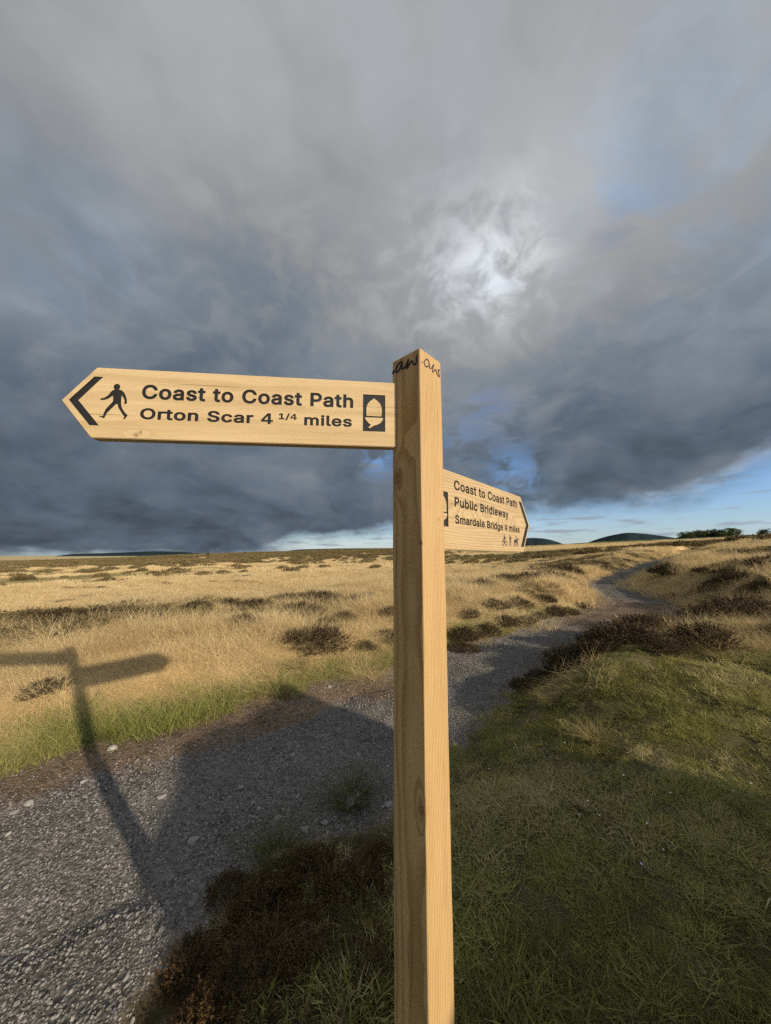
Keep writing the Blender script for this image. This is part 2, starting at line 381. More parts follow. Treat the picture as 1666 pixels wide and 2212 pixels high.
M_rust = mat_plant('heather_leaf_rust', [(0.0, (0.030, 0.018, 0.008)), (0.4, (0.085, 0.050, 0.020)), (0.75, (0.16, 0.098, 0.038)), (1.0, (0.27, 0.19, 0.085))], 0.12, inst=False, wi=0.45, wb=0.55)
M_tuss = mat_plant('tussock_straw', [(0.0, (0.10, 0.085, 0.03)), (0.4, (0.28, 0.215, 0.09)), (0.75, (0.46, 0.36, 0.17)), (1.0, (0.62, 0.51, 0.28))], 0.22, inst=False, wi=0.4, wb=0.6)
M_tussg = mat_plant('tussock_green', [(0.0, (0.04, 0.045, 0.014)), (0.4, (0.09, 0.095, 0.028)), (0.75, (0.17, 0.145, 0.055)), (1.0, (0.36, 0.28, 0.13))], 0.25, inst=False, wi=0.4, wb=0.6)
M_leaf = mat_plant('tree_leaf', [(0.0, (0.025, 0.036, 0.014)), (0.5, (0.055, 0.072, 0.024)), (1.0, (0.11, 0.13, 0.042))], 0.2, inst=False, wi=0.2, wb=0.8)
M_leaf2 = mat_plant('tree_leaf_light', [(0.0, (0.035, 0.055, 0.012)), (0.5, (0.08, 0.11, 0.025)), (1.0, (0.16, 0.18, 0.045))], 0.25, inst=False, wi=0.2, wb=0.8)
def mat_flat(name, col, rough=0.9, spec=0.1, var=0.25, scale=30.0, bump=0.0):
    m, q, b = mat_new(name, rough, spec)
    tc = q.n.new('ShaderNodeTexCoord'); n = q.noise(tc.outputs['Object'], scale, 4, 0.6)
    c = q.mix(n, tuple(v * (1 - var) for v in col), tuple(v * (1 + var) for v in col))
    q.put(b.inputs['Base Color'], c)
    if bump:
        bn = q.n.new('ShaderNodeBump'); bn.inputs['Strength'].default_value = bump; bn.inputs['Distance'].default_value = 0.01
        q.l.new(n, bn.inputs['Height']); q.l.new(bn.outputs[0], b.inputs['Normal'])
    return m
M_twig = mat_flat('twig', (0.075, 0.055, 0.040))
M_bark = mat_flat('bark', (0.07, 0.055, 0.04))
M_black = mat_flat('black_sign_paint', (0.020, 0.019, 0.018), 0.55, 0.35, 0.3, 60)
M_ink = mat_flat('black_marker_ink', (0.012, 0.011, 0.010), 0.5, 0.3, 0.3, 200)
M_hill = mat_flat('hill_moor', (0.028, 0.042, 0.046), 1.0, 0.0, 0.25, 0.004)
M_petal = mat_flat('daisy_petal', (0.75, 0.74, 0.70), 0.6, 0.2, 0.05)
M_stalk = mat_flat('stalk', (0.30, 0.20, 0.09), 0.7, 0.2, 0.2)
M_seed = mat_flat('seed_down', (0.55, 0.50, 0.42), 0.9, 0.1, 0.1)

def mat_stone(name, stops, inst=True):
    m, q, b = mat_new(name, 0.8, 0.25)
    tc = q.n.new('ShaderNodeTexCoord')
    n = q.noise(tc.outputs['Object'], 3.5 if inst else 40, 5, 0.6)
    v = q.add(q.mul(n, 0.30), q.mul(attr(q, 'tint', 'INSTANCER') if inst else attr(q, 'tint', 'OBJECT'), 0.70))
    q.put(b.inputs['Base Color'], q.ramp(v, stops)); return m
STONE = [(0.0, (0.09, 0.085, 0.08)), (0.35, (0.195, 0.182, 0.168)), (0.62, (0.31, 0.285, 0.255)), (0.82, (0.31, 0.285, 0.25)), (1.0, (0.56, 0.51, 0.44))]
M_stone = mat_stone('gravel_stone', STONE); M_stone1 = mat_stone('loose_stone', STONE, False)

# ------------------------------------------------------------------ ground
def build_ground():
    nr = 520
    rr = np.concatenate([[0.12], np.exp(np.linspace(math.log(0.25), math.log(9000), nr))])
    th = np.concatenate([np.arange(-180, -66, 2.0), np.arange(-66, 66, 0.27), np.arange(66, 180, 2.0)])
    nth = len(th); T, RR = np.meshgrid(np.radians(th), rr)
    X = (RR * np.sin(T)).ravel(); Y = (RR * np.cos(T)).ravel(); Z = height(X, Y)
    V = np.stack([X, Y, Z], 1); n = len(rr)
    i = np.arange(n - 1)[:, None]; j = np.arange(nth)[None, :]; j2 = (j + 1) % nth
    F = np.stack([i * nth + j, i * nth + j2, (i + 1) * nth + j2, (i + 1) * nth + j], -1).reshape(-1, 4)[:, ::-1]
    me = mesh_np('ground', V, F, None, True)
    k = masks(X, Y); r = k['r']; thd = np.degrees(np.arctan2(X, Y))
    def mixc(c, col, m):
        return c + (np.asarray(col)[None, :] - c) * np.clip(m, 0, 1)[:, None]
    b1 = fbm(X / 6, Y / 6, 101, 4); b2 = fbm(X / 40 + 3, Y / 40, 103, 4)
    aniso = fbm((X * 0.75 - Y * 0.2) / np.maximum(6, r * 0.35), np.log(r + 1) * 14 + 0.02 * X, 105, 4)
    c = np.tile(np.array([[0.54, 0.385, 0.17]]), (len(X), 1))
    c = mixc(c, (0.68, 0.50, 0.25), sstep(0.42, 0.68, b1) * 0.8)
    c = mixc(c, (0.24, 0.18, 0.075), sstep(0.52, 0.72, b2) * 0.6)
    grn = sstep(0.56, 0.68, aniso) * sstep(12, 22, r) * (0.45 + 0.4 * sstep(5, 25, thd))
    band = np.exp(-((np.log(r + 1) - math.log(75)) / 0.22) ** 2) * sstep(4, 14, thd) * sstep(0.30, 0.5, b2)
    c = mixc(c, (0.14, 0.15, 0.045), np.maximum(grn, band * 0.9))
    c = mixc(c, (0.13, 0.155, 0.05), sstep(180, 215, r) * (1 - sstep(700, 900, r)) * sstep(8, 18, thd) * 0.9)
    c = mixc(c, (0.55, 0.44, 0.25), sstep(300, 420, r) * (1 - sstep(-20, -5, thd)))
    hf = heather_field(X, Y)
    c = mixc(c, (0.12, 0.085, 0.045), hf * 0.85)
    c = mixc(c, (0.10, 0.10, 0.035), k['verge'] * 0.9)
    rough = k['right'] * (1 - sstep(10, 20, r))
    c = mixc(c, (0.10, 0.085, 0.038), rough * 0.75)
    c = mixc(c, (0.105, 0.090, 0.046), k['lush'])
    c = mixc(c, (0.165, 0.150, 0.130), k['trk'])
    c = mixc(c, (0.215, 0.152, 0.100), k['earth'])
    peat = np.exp(-(((X + 0.42) / 0.62) ** 2 + ((Y - 1.72) / 0.50) ** 4)) * (1 - k['trk'])
    c = mixc(c, (0.055, 0.036, 0.020), peat * 1.3 * sstep(0.3, 0.5, fbm(X / 0.2, Y / 0.2, 55, 3)))
    col = np.concatenate([c, np.ones((len(X), 1))], 1)
    fattr(me, 'albedo', col, 'FLOAT_COLOR'); fattr(me, 'trk', k['trk'])
    m, q, b = mat_new('moor_ground', 0.95, 0.05)
    tc = q.n.new('ShaderNodeTexCoord'); o = tc.outputs['Object']
    n1 = q.noise(o, 22, 6, 0.65); n2 = q.noise(o, 1.3, 6, 0.65); n3 = q.noise(o, 140, 3, 0.6)
    vo = q.n.new('ShaderNodeTexVoronoi'); vo.inputs['Scale'].default_value = 52; q.l.new(o, vo.inputs['Vector'])
    vo2 = q.n.new('ShaderNodeTexVoronoi'); vo2.inputs['Scale'].default_value = 110; q.l.new(o, vo2.inputs['Vector'])
    tk = attr(q, 'trk'); cell = q.sep(vo.outputs['Color'])[0]; cell2 = q.sep(vo2.outputs['Color'])[0]
    v = q.add(q.add(q.smooth(n1, 0.25, 0.75, -0.35, 0.35, 'LINEAR'), q.smooth(n2, 0.3, 0.7, -0.25, 0.25, 'LINEAR')), q.smooth(n3, 0.3, 0.7, -0.2, 0.2, 'LINEAR'))
    v = q.add(v, q.mul(tk, q.add(q.mul(q.sub(cell, 0.5), 0.7), q.mul(q.sub(cell2, 0.5), 0.5))))
    cc = q.vm('MULTIPLY', attr(q, 'albedo', out='Color'), q.grey(q.m('MAXIMUM', q.add(1.0, v), 0.25)))
    q.put(b.inputs['Base Color'], cc)
    bn = q.n.new('ShaderNodeBump'); bn.inputs['Strength'].default_value = 0.9; bn.inputs['Distance'].default_value = 0.03
    q.l.new(q.add(q.add(q.mul(n1, 0.7), q.mul(n3, 0.3)), q.mul(tk, q.sub(q.mul(cell, 0.25), q.mul(vo.outputs['Distance'], 0.55)))), bn.inputs['Height']); q.l.new(bn.outputs[0], b.inputs['Normal'])
    me.materials.append(m)
    g = new_obj('ground', me); tag(g, 'rolling moorland ground with the track worn through it', 'ground', kind='structure')
build_ground()

def hill(name, pts, r, label):
    """a far fell: its crest follows the given bearings and elevation angles at distance r, with a real front and back slope"""
    P = np.array(pts, float); xs = np.linspace(P[0, 0], P[-1, 0], 90)
    k = np.ones(9) / 9; ys = np.interp(xs, P[:, 0], P[:, 1]); ys = np.convolve(np.pad(ys, 4, mode='edge'), k, 'valid')
    V = []; prof = [(-900, 0.0), (-650, 0.25), (-420, 0.6), (-220, 0.88), (0, 1.0), (260, 0.9), (600, 0.55), (1000, 0.0)]
    for x, y in zip(xs, ys):
        d = view_dir(x, y); hl = math.hypot(d.x, d.y); ux, uy = d.x / hl, d.y / hl
        top = CAM_Z + r * d.z / hl; base = -70.0
        for dr, kz in prof:
            rr = r + dr; zz = base + (top - base) * kz
            if dr != 0: zz += 14 * (vnoise(np.array([x / 12.0]), np.array([dr / 160.0]), 7)[0] - 0.5) * kz
            V.append((ux * rr, uy * rr, zz))
    n = len(prof); F = [(i * n + j, (i + 1) * n + j, (i + 1) * n + j + 1, i * n + j + 1) for i in range(len(xs) - 1) for j in range(n - 1)]
    o = new_obj(name, mesh_np(name, V, F, M_hill, True)); tag(o, label, 'hill', kind='structure')
hill('hill', [(1010, 1200), (1060, 1176), (1110, 1165), (1150, 1161.5), (1180, 1163.5), (1210, 1172), (1240, 1186)], 3600, 'low dark rounded hill just right of the finger board')
hill('hill', [(1235, 1186), (1280, 1168), (1312, 1158), (1355, 1150), (1400, 1153.5), (1455, 1161), (1520, 1178)], 3300, 'dark domed hill left of the clump of trees')
hill('hill', [(1430, 1176), (1465, 1160), (1495, 1149), (1560, 1153), (1610, 1156), (1650, 1154), (1720, 1154), (1800, 1170)], 4300, 'faint dark hill behind the clump of trees')
hill('hill', [(90, 1206), (150, 1197), (250, 1194), (330, 1190.5), (400, 1192), (470, 1200)], 5200, 'long low blue fell under the storm cloud on the left')
hill('hill', [(560, 1200), (640, 1187), (740, 1184.5), (860, 1184), (960, 1192)], 6000, 'flat-topped distant fell left of the post')

# ------------------------------------------------------------------ scattered ground cover
def blades(n, rad, h0, h1, width, lean, droop, seed, segs=3, dome=0.0, wind=(0, 0), clump=0.0, base=0.015):
    g = np.random.default_rng(seed)
    rr = rad * np.sqrt(g.random(n)); a = g.random(n) * 2 * np.pi
    bx, by = rr * np.cos(a), rr * np.sin(a)
    if clump:
        # blades gather in little clumps that share height, colour and lean
        nc = max(6, n // 22); cr_ = rad * np.sqrt(g.random(nc)); ca_ = g.random(nc) * 6.283; ci = g.integers(0, nc, n); on = g.random(n) < clump
        sp = rad * 0.16; bx = np.where(on, cr_[ci] * np.cos(ca_[ci]) + g.normal(0, sp, n), bx); by = np.where(on, cr_[ci] * np.sin(ca_[ci]) + g.normal(0, sp, n), by)
        hk = np.where(on, (0.7 + 0.6 * g.random(nc))[ci], 0.8); bk = np.where(on, g.random(nc)[ci], g.random(n))
    else:
        hk = np.ones(n); bk = g.random(n)
    az = a + g.normal(0, 0.9, n); L = (h0 + (h1 - h0) * g.random(n)) * hk; L *= 1 - dome * (rr / rad) ** 2
    ln = lean * (0.3 + g.random(n)) + 0.5 * lean * rr / rad; dr = droop * g.random(n)
    hx, hy = np.cos(az), np.sin(az); sa = az + np.pi / 2 + g.normal(0, 0.7, n); sx, sy = np.cos(sa), np.sin(sa)
    V = []; w0 = width * (0.6 + 0.8 * g.random(n))
    for s in range(segs + 1):
        t = s / segs; hor = L * (ln * t + dr * t * t); ver = L * (t - 0.45 * dr * t * t - 0.2 * ln * t)
        cx = bx + hx * hor + wind[0] * L * t * t; cy = by + hy * hor + wind[1] * L * t * t
        w = w0 * (1 - t) ** 0.6 * 0.5 + (0.00025 if s == segs else 0)
        V.append(np.stack([cx - sx * w, cy - sy * w, ver - base], 1)); V.append(np.stack([cx + sx * w, cy + sy * w, ver - base], 1))
    V = np.stack(V, 1).reshape(-1, 3); st = 2 * (segs + 1)
    F = np.array([[2 * s, 2 * s + 1, 2 * s + 3, 2 * s + 2] for s in range(segs)])
    F = (np.arange(n)[:, None, None] * st + F[None]).reshape(-1, 4)
    return V, F, np.repeat(0.5 * bk + 0.5 * g.random(n), st)
def tuft_mesh(name, mat, *a, **k):
    V, F, b = blades(*a, **k); me = mesh_np(name, V, F, mat, False); fattr(me, 'bl', b); return me
def merge(parts):
    V = []; F = []; B = []; o = 0
    for v, f, b in parts: V.append(v); F.append(f + o); B.append(b); o += len(v)
    return np.concatenate(V), np.concatenate(F), np.concatenate(B)

def heather_geo(seed, Rr=0.26, Hh=0.22, n=300, leaf=0.010, nl=13):
    """sprigs over a lumpy dome: returns foliage and stem geometry"""
    g = np.random.default_rng(seed)
    a = g.random(n) * 2 * np.pi; el = np.arcsin(np.clip(g.random(n) * 1.02, 0, 1)); k = 0.55 + 0.40 * g.random(n) ** 0.6
    lump = 0.78 + 0.45 * vnoise(np.cos(a) * 2 + 5 + seed, np.sin(a) * 2 + 3 + el * 2, seed)
    px = Rr * k * lump * np.cos(el) * np.cos(a); py = Rr * k * lump * np.cos(el) * np.sin(a); pz = Hh * k * lump * np.sin(el)
    dr = np.stack([np.cos(el) * np.cos(a), np.cos(el) * np.sin(a), np.sin(el) + 0.75], 1) + g.normal(0, 0.35, (n, 3))
    dr /= np.linalg.norm(dr, axis=1)[:, None]; P = np.stack([px, py, pz], 1); L = 0.05 + 0.09 * g.random(n)
    val = g.random(n) ** 1.3
    i = np.repeat(np.arange(n), nl); t = g.random(n * nl); c = P[i] + dr[i] * (L[i] * t)[:, None]
    d = dr[i] * 0.6 + g.normal(0, 0.6, (n * nl, 3)); d /= np.linalg.norm(d, axis=1)[:, None]
    s = np.cross(d, g.normal(0, 1, (n * nl, 3))); s /= np.linalg.norm(s, axis=1)[:, None]
    l = leaf * (0.7 + 0.9 * g.random(n * nl)); w = l * 0.24
    V = np.stack([c - s * w[:, None], c + d * (l * 0.5)[:, None] - s * w[:, None] * 1.2, c + d * l[:, None], c + s * w[:, None] * 1.1], 1).reshape(-1, 3)
    F = np.arange(n * nl * 4).reshape(-1, 4)
    B = np.repeat(np.clip(val[i] * 0.75 + 0.25 * g.random(n * nl), 0, 1), 4)
    fol = (V, F, B)
    # stems: from the root out to each third sprig
    m = g.permutation(n)[: n // 3]; tip = P[m] + dr[m] * L[m][:, None] * 0.9; root = np.stack([tip[:, 0] * 0.15, tip[:, 1] * 0.15, np.full(len(m), -0.03)], 1)
    mid = root * 0.4 + tip * 0.6 + g.normal(0, 0.018, (len(m), 3)); mid[:, 2] *= 0.8
    sv = []
    for c0, w in ((root, 0.0035), (mid, 0.0022), (tip, 0.0008)):
        for kx in range(3):
            an = kx * 2.094; sv.append(c0 + np.array([math.cos(an) * w, math.sin(an) * w, 0])[None])
    SV = np.stack(sv, 1).reshape(-1, 3); sf = []
    for b in range(2):
        for kx in range(3): sf.append([b * 3 + kx, b * 3 + (kx + 1) % 3, b * 3 + 3 + (kx + 1) % 3, b * 3 + 3 + kx])
    SF = (np.arange(len(m))[:, None, None] * 9 + np.array(sf)[None]).reshape(-1, 4)
    return fol, (SV, SF, np.zeros(len(SV)))

def stone_mesh(name, seed, mat, sub=1):
    bm = bmesh.new(); bmesh.ops.create_icosphere(bm, subdivisions=sub, radius=0.5); g = random.Random(seed)
    ax = (0.8 + 0.5 * g.random(), 0.65 + 0.4 * g.random(), 0.40 + 0.25 * g.random())
    cuts = [(Vector((g.gauss(0, 1), g.gauss(0, 1), g.gauss(0, 0.8))).normalized(), 0.28 + 0.14 * g.random()) for _ in range(7)]
    for v in bm.verts:
        for nrm, dd in cuts:
            e = v.co.dot(nrm) - dd
            if e > 0: v.co -= nrm * e
        v.co = Vector((v.co.x * ax[0], v.co.y * ax[1], v.co.z * ax[2])) * (0.95 + 0.1 * g.random())
    me = bpy.data.meshes.new(name); bm.to_mesh(me); bm.free(); me.materials.append(mat); return me

def scatter(name, protos, P, rot, scl, pid, tint, label, cat):
    me = bpy.data.meshes.new(name); n = len(P)
    me.vertices.add(n); me.vertices.foreach_set('co', np.asarray(P, np.float32).ravel())
    fattr(me, 'rot', rot, 'FLOAT_VECTOR'); fattr(me, 'scl', scl, 'FLOAT_VECTOR'); fattr(me, 'pid', pid, 'INT'); fattr(me, 'tint', tint)
    o = new_obj(name, me); tag(o, label, cat, kind='stuff')
    ng = bpy.data.node_groups.new(name + '_cover', 'GeometryNodeTree')
    ng.interface.new_socket('Geometry', in_out='INPUT', socket_type='NodeSocketGeometry')
    ng.interface.new_socket('Geometry', in_out='OUTPUT', socket_type='NodeSocketGeometry')
    N = ng.nodes; Lk = ng.links
    gi = N.new('NodeGroupInput'); go = N.new('NodeGroupOutput'); iop = N.new('GeometryNodeInstanceOnPoints')
    g2i = N.new('GeometryNodeGeometryToInstance')
    for k, pm in enumerate(protos):
        po = bpy.data.objects.new(name + '_piece', pm)
        oi = N.new('GeometryNodeObjectInfo'); oi.inputs['Object'].default_value = po; oi.transform_space = 'ORIGINAL'
        oi.inputs['As Instance'].default_value = True
        Lk.new(oi.outputs['Geometry'], g2i.inputs[0])
    def na(nm, ty):
        x = N.new('GeometryNodeInputNamedAttribute'); x.data_type = ty; x.inputs[0].default_value = nm; return x.outputs[0]
    e2r = N.new('FunctionNodeEulerToRotation')
    Lk.new(na('rot', 'FLOAT_VECTOR'), e2r.inputs[0]); Lk.new(e2r.outputs[0], iop.inputs['Rotation'])
    Lk.new(na('scl', 'FLOAT_VECTOR'), iop.inputs['Scale']); Lk.new(na('pid', 'INT'), iop.inputs['Instance Index'])
    iop.inputs['Pick Instance'].default_value = True
    if len(protos) == 1: pass
    Lk.new(gi.outputs[0], iop.inputs['Points']); Lk.new(g2i.outputs[0], iop.inputs['Instance']); Lk.new(iop.outputs[0], go.inputs[0])
    md = o.modifiers.new('cover', 'NODES'); md.node_group = ng
    return o

def wedge(n, r0, r1, t0, t1, seed, power=1.0):
    g = np.random.default_rng(seed); u = g.random(n)
    e = 2.0 if power == 1.0 else 2.0 * power
    r = (r0 ** e + u * (r1 ** e - r0 ** e)) ** (1 / e); t = np.radians(t0 + (t1 - t0) * g.random(n))
    return r * np.sin(t), r * np.cos(t), g
def place(name, protos, x, y, g, keep, smin, smax, tint, label, cat, tilt=0.12, sq=(1, 1, 1), lift=0.0, size=None):
    k = g.random(len(x)) < keep; x, y, tint = x[k], y[k], tint[k]; n = len(x)
    z = height(x, y) + lift
    s = (smin + (smax - smin) * g.random(n)) if size is None else size[k] * (smin + (smax - smin) * g.random(n))
    e = np.clip(0.05 * np.hypot(x, y), 0.12, 3.0)
    nx = -(height(x + e, y) - height(x - e, y)) / (2 * e) + g.normal(0, tilt, n); ny = -(height(x, y + e) - height(x, y - e)) / (2 * e) + g.normal(0, tilt, n)
    nl = np.sqrt(nx * nx + ny * ny + 1); nx, ny, nz = nx / nl, ny / nl, 1 / nl; kk = 1 / (1 + nz); ps = g.random(n) * 6.283; cp, sp = np.cos(ps), np.sin(ps)
    T00, T01, T10, T11, T20, T21 = 1 - nx * nx * kk, -nx * ny * kk, -nx * ny * kk, 1 - ny * ny * kk, -nx, -ny
    rot = np.stack([np.arctan2(T21 * cp - T20 * sp, nz), -np.arcsin(np.clip(T20 * cp + T21 * sp, -1, 1)), np.arctan2(T10 * cp + T11 * sp, T00 * cp + T01 * sp)], 1)
    scl = np.stack([s * sq[0], s * sq[1], s * sq[2] * (0.85 + 0.3 * g.random(n))], 1)
    scatter(name, protos, np.stack([x, y, z], 1), rot, scl, g.integers(0, len(protos), n), np.clip(tint + g.normal(0, 0.10, n), 0, 1), label, cat)

POST_XY = np.array([0.095, 0.902])
def build_cover():
    W = (0.10, 0.16)
    straw_near = [tuft_mesh('straw_tuft', M_straw, 300, 0.27, 0.10, 0.36, 0.0036, (0.45, 0.9, 0.6, 0.7, 1.0, 0.5)[i], (0.7, 1.2, 1.0, 1.3, 1.4, 0.9)[i], 200 + i, segs=3, wind=(-0.15, 0.05), clump=0.6, base=0.035) for i in range(6)]
    straw_mid = [tuft_mesh('straw_tuft_mid', M_straw, 380, 0.62, 0.14, 0.36, 0.010, 0.45, 0.7, 220 + i, segs=3, wind=(-0.12, 0.06), clump=0.5, base=0.05) for i in range(4)]
    straw_far = [tuft_mesh('straw_tuft_far', M_straw, 330, 1.7, 0.20, 0.42, 0.045, 0.35, 0.4, 230 + i, segs=2, clump=0.4, base=0.08) for i in range(3)]
    verge = [tuft_mesh('verge_tuft', M_verge, 210, 0.15, 0.04, 0.17, 0.0038, 0.45, 0.6, 240 + i, segs=3, clump=0.5, base=0.02) for i in range(5)]
    turf = [tuft_mesh('turf_tuft', M_turf, 440, 0.17, 0.010, 0.044, 0.0040, 1.0, 0.6, 250 + i, segs=2, clump=0.75, base=0.010) for i in range(7)]
    bent = [tuft_mesh('bent_tuft', M_turf, 34, 0.07, 0.04, 0.11, 0.0034, 0.55, 0.8, 260 + i, segs=4) for i in range(4)]
    # --- straw moor grass, near bank
    x, y, g = wedge(7200, 2.6, 14, -60, 60, 1, 0.75)
    k = masks(x, y); hf = heather_field(x, y); patch = fbm(x / 1.6, y / 1.6, 111, 3)
    dens = (1 - k['trk']) * np.where(k['d'] > 0, 1 - 0.75 * k['verge'], 0.32 * (1 - k['lush']) * sstep(0.42, 0.6, patch)) * (1 - 0.75 * hf) * (0.55 + 0.45 * sstep(0.3, 0.6, patch))
    tint = 0.30 + 0.75 * fbm(x / 0.9, y / 0.9, 113, 3) - 0.12 + 0.15 * sstep(4, 8, k['r']) - 0.1 * (k['d'] < 0)
    sz = 0.30 + 1.25 * fbm(x / 0.8, y / 0.8, 115, 3)
    place('moor_grass', straw_near, x, y, g, dens, 0.75, 1.25, tint, 'pale straw coloured moor grass over the near bank', 'grass', size=sz, tilt=0.05)
    # --- middle distance
    x, y, g = wedge(6800, 11, 42, -58, 58, 2, 0.8)
    k = masks(x, y); hf = heather_field(x, y)
    tint = 0.46 + 0.6 * fbm(x / 3, y / 3, 117, 3) - 0.05
    place('moor_grass_beyond', straw_mid, x, y, g, (1 - k['trk']) * (1 - 0.85 * hf) * 0.95, 0.7, 1.15, tint, 'straw coloured grass across the middle of the moor', 'grass')
    # --- far
    x, y, g = wedge(11000, 38, 210, -56, 56, 3, 0.85)
    hf = heather_field(x, y); thd = np.degrees(np.arctan2(x, y))
    aniso = fbm((x * 0.75 - y * 0.2) / np.maximum(6, np.hypot(x, y) * 0.35), np.log(np.hypot(x, y) + 1) * 14 + 0.02 * x, 105, 4)
    rr_ = np.hypot(x, y)
    band = np.exp(-((np.log(rr_ + 1) - math.log(75)) / 0.22) ** 2) * sstep(4, 14, thd) * sstep(0.30, 0.5, fbm(x / 40 + 3, y / 40, 103, 4))
    grn = np.maximum(np.maximum(sstep(0.56, 0.68, aniso), band), sstep(165, 200, rr_) * sstep(8, 18, thd))
    tint = 0.58 + 0.5 * fbm(x / 12, y / 12, 119, 3) - 0.02
    place('moor_grass_far', straw_far, x, y, g, (1 - 0.9 * hf) * (1 - 0.93 * grn), 0.55, 1.0, tint, 'far pale grass running up to the skyline', 'grass', tilt=0.05)
    # --- green verge
    x, y, g = wedge(5200, 2.2, 9, -60, 25, 4, 0.8)
    k = masks(x, y)
    tint = 0.25 + 0.6 * fbm(x / 0.6, y / 0.6, 121, 3)
    place('verge_grass', verge, x, y, g, np.clip(k['verge'] * 1.1, 0, 1), 0.7, 1.25, tint, 'fresh green grass edging the far side of the track', 'grass')
    # --- short turf on the near bank
    x, y, g = wedge(6600, 0.55, 7.5, -75, 62, 5, 0.7)
    k = masks(x, y); patch = fbm(x / 0.45, y / 0.45, 123, 4)
    dens = (k['right'] * (0.30 + 0.70 * k['lush']) * (0.55 + 0.45 * sstep(0.3, 0.55, patch)))
    peat = np.exp(-(((x + 0.42) / 0.62) ** 2 + ((y - 1.72) / 0.50) ** 4))
    dens = np.where((k['trk'] > 0.5) | ((x < -0.62) & (y < 2.0)), 0, dens) * (1 - 0.7 * np.clip(peat * 1.2, 0, 1))
    tint = -0.50 + 1.2 * fbm(x / 0.28, y / 0.28, 125, 4) + 0.9 * fbm(x / 1.1, y / 1.1, 126, 3)
    tsz = 0.45 + 1.0 * fbm(x / 0.5, y / 0.5, 124, 3)
    place('turf', turf, x, y, g, dens, 0.8, 1.3, tint, 'short dark green turf on the near bank', 'grass', size=tsz)
    x, y, g = wedge(5000, 0.8, 8.5, -60, 60, 6, 0.8)
    k = masks(x, y); patch = fbm(x / 0.8, y / 0.8, 127, 3)
    tint = 0.35 + 0.55 * fbm(x / 0.6, y / 0.6, 128, 3)
    place('bent_grass', bent, x, y, g, k['right'] * 1.6 * sstep(0.50, 0.62, patch) * ~((x < -0.6) & (y < 2.1)) * (0.12 + 0.88 * sstep(2.2, 3.2, k['r'])), 0.6, 1.2, tint, 'longer bent grass tufts on the near bank', 'grass')
    # --- mound behind the camera is added only for its shadow
    # --- heather over the moor
    hp = []
    for i in range(4):
        f_, s_ = heather_geo(300 + i, 0.34, 0.26, 230, 0.020, 9); v, f, b = f_
        me = mesh_np('heather_piece', v, f, M_heath); fattr(me, 'bl', b); hp.append(me)
    x, y, g = wedge(9000, 6, 45, -58, 58, 7, 0.8)
    k = masks(x, y); hf = heather_field(x, y)
    place('heather_cover', hp, x, y, g, hf * (1 - k['trk']) * 0.8, 0.6, 1.35, 0.25 + 0.6 * fbm(x / 2.5, y / 2.5, 131, 3), 'brown heather spreading over the middle of the moor', 'heather', sq=(1.15, 1.15, 0.45))
    hq = []
    for i in range(3):
        f_, s_ = heather_geo(310 + i, 1.0, 0.50, 200, 0.085, 6); v, f, b = f_
        me = mesh_np('heather_piece_far', v, f, M_heath); fattr(me, 'bl', b); hq.append(me)
    x, y, g = wedge(30000, 42, 215, -56, 56, 8, 0.9)
    hf = heather_field(x, y)
    place('heather_far', hq, x, y, g, hf * 0.9, 0.5, 1.0, 0.60 + 0.6 * fbm(x / 9, y / 9, 133, 3), 'far brown heather along the moor skyline', 'heather', tilt=0.05)
    # --- gravel
    st = [stone_mesh('gravel_piece', 400 + i, M_stone, 1) for i in range(8)]
    x, y, g = wedge(330000, 1.0, 14.5, -75, 55, 9, 0.5)
    k = masks(x, y); kk = k['trk'] * (1 - 0.86 * k['earth'])
    n = len(x); size = 0.007 + 0.012 * g.random(n) ** 2.2 + (g.random(n) < 0.03) * 0.020 * g.random(n) + 0.0016 * np.clip(k['r'] - 3, 0, 8)
    tint = 0.12 + 0.62 * g.random(n) ** 1.2 + (g.random(n) < 0.03) * 0.3
    place('gravel', st, x, y, g, kk, 0.8, 1.4, tint, 'loose grey gravel covering the track', 'gravel', tilt=0.45, size=size)
build_cover()

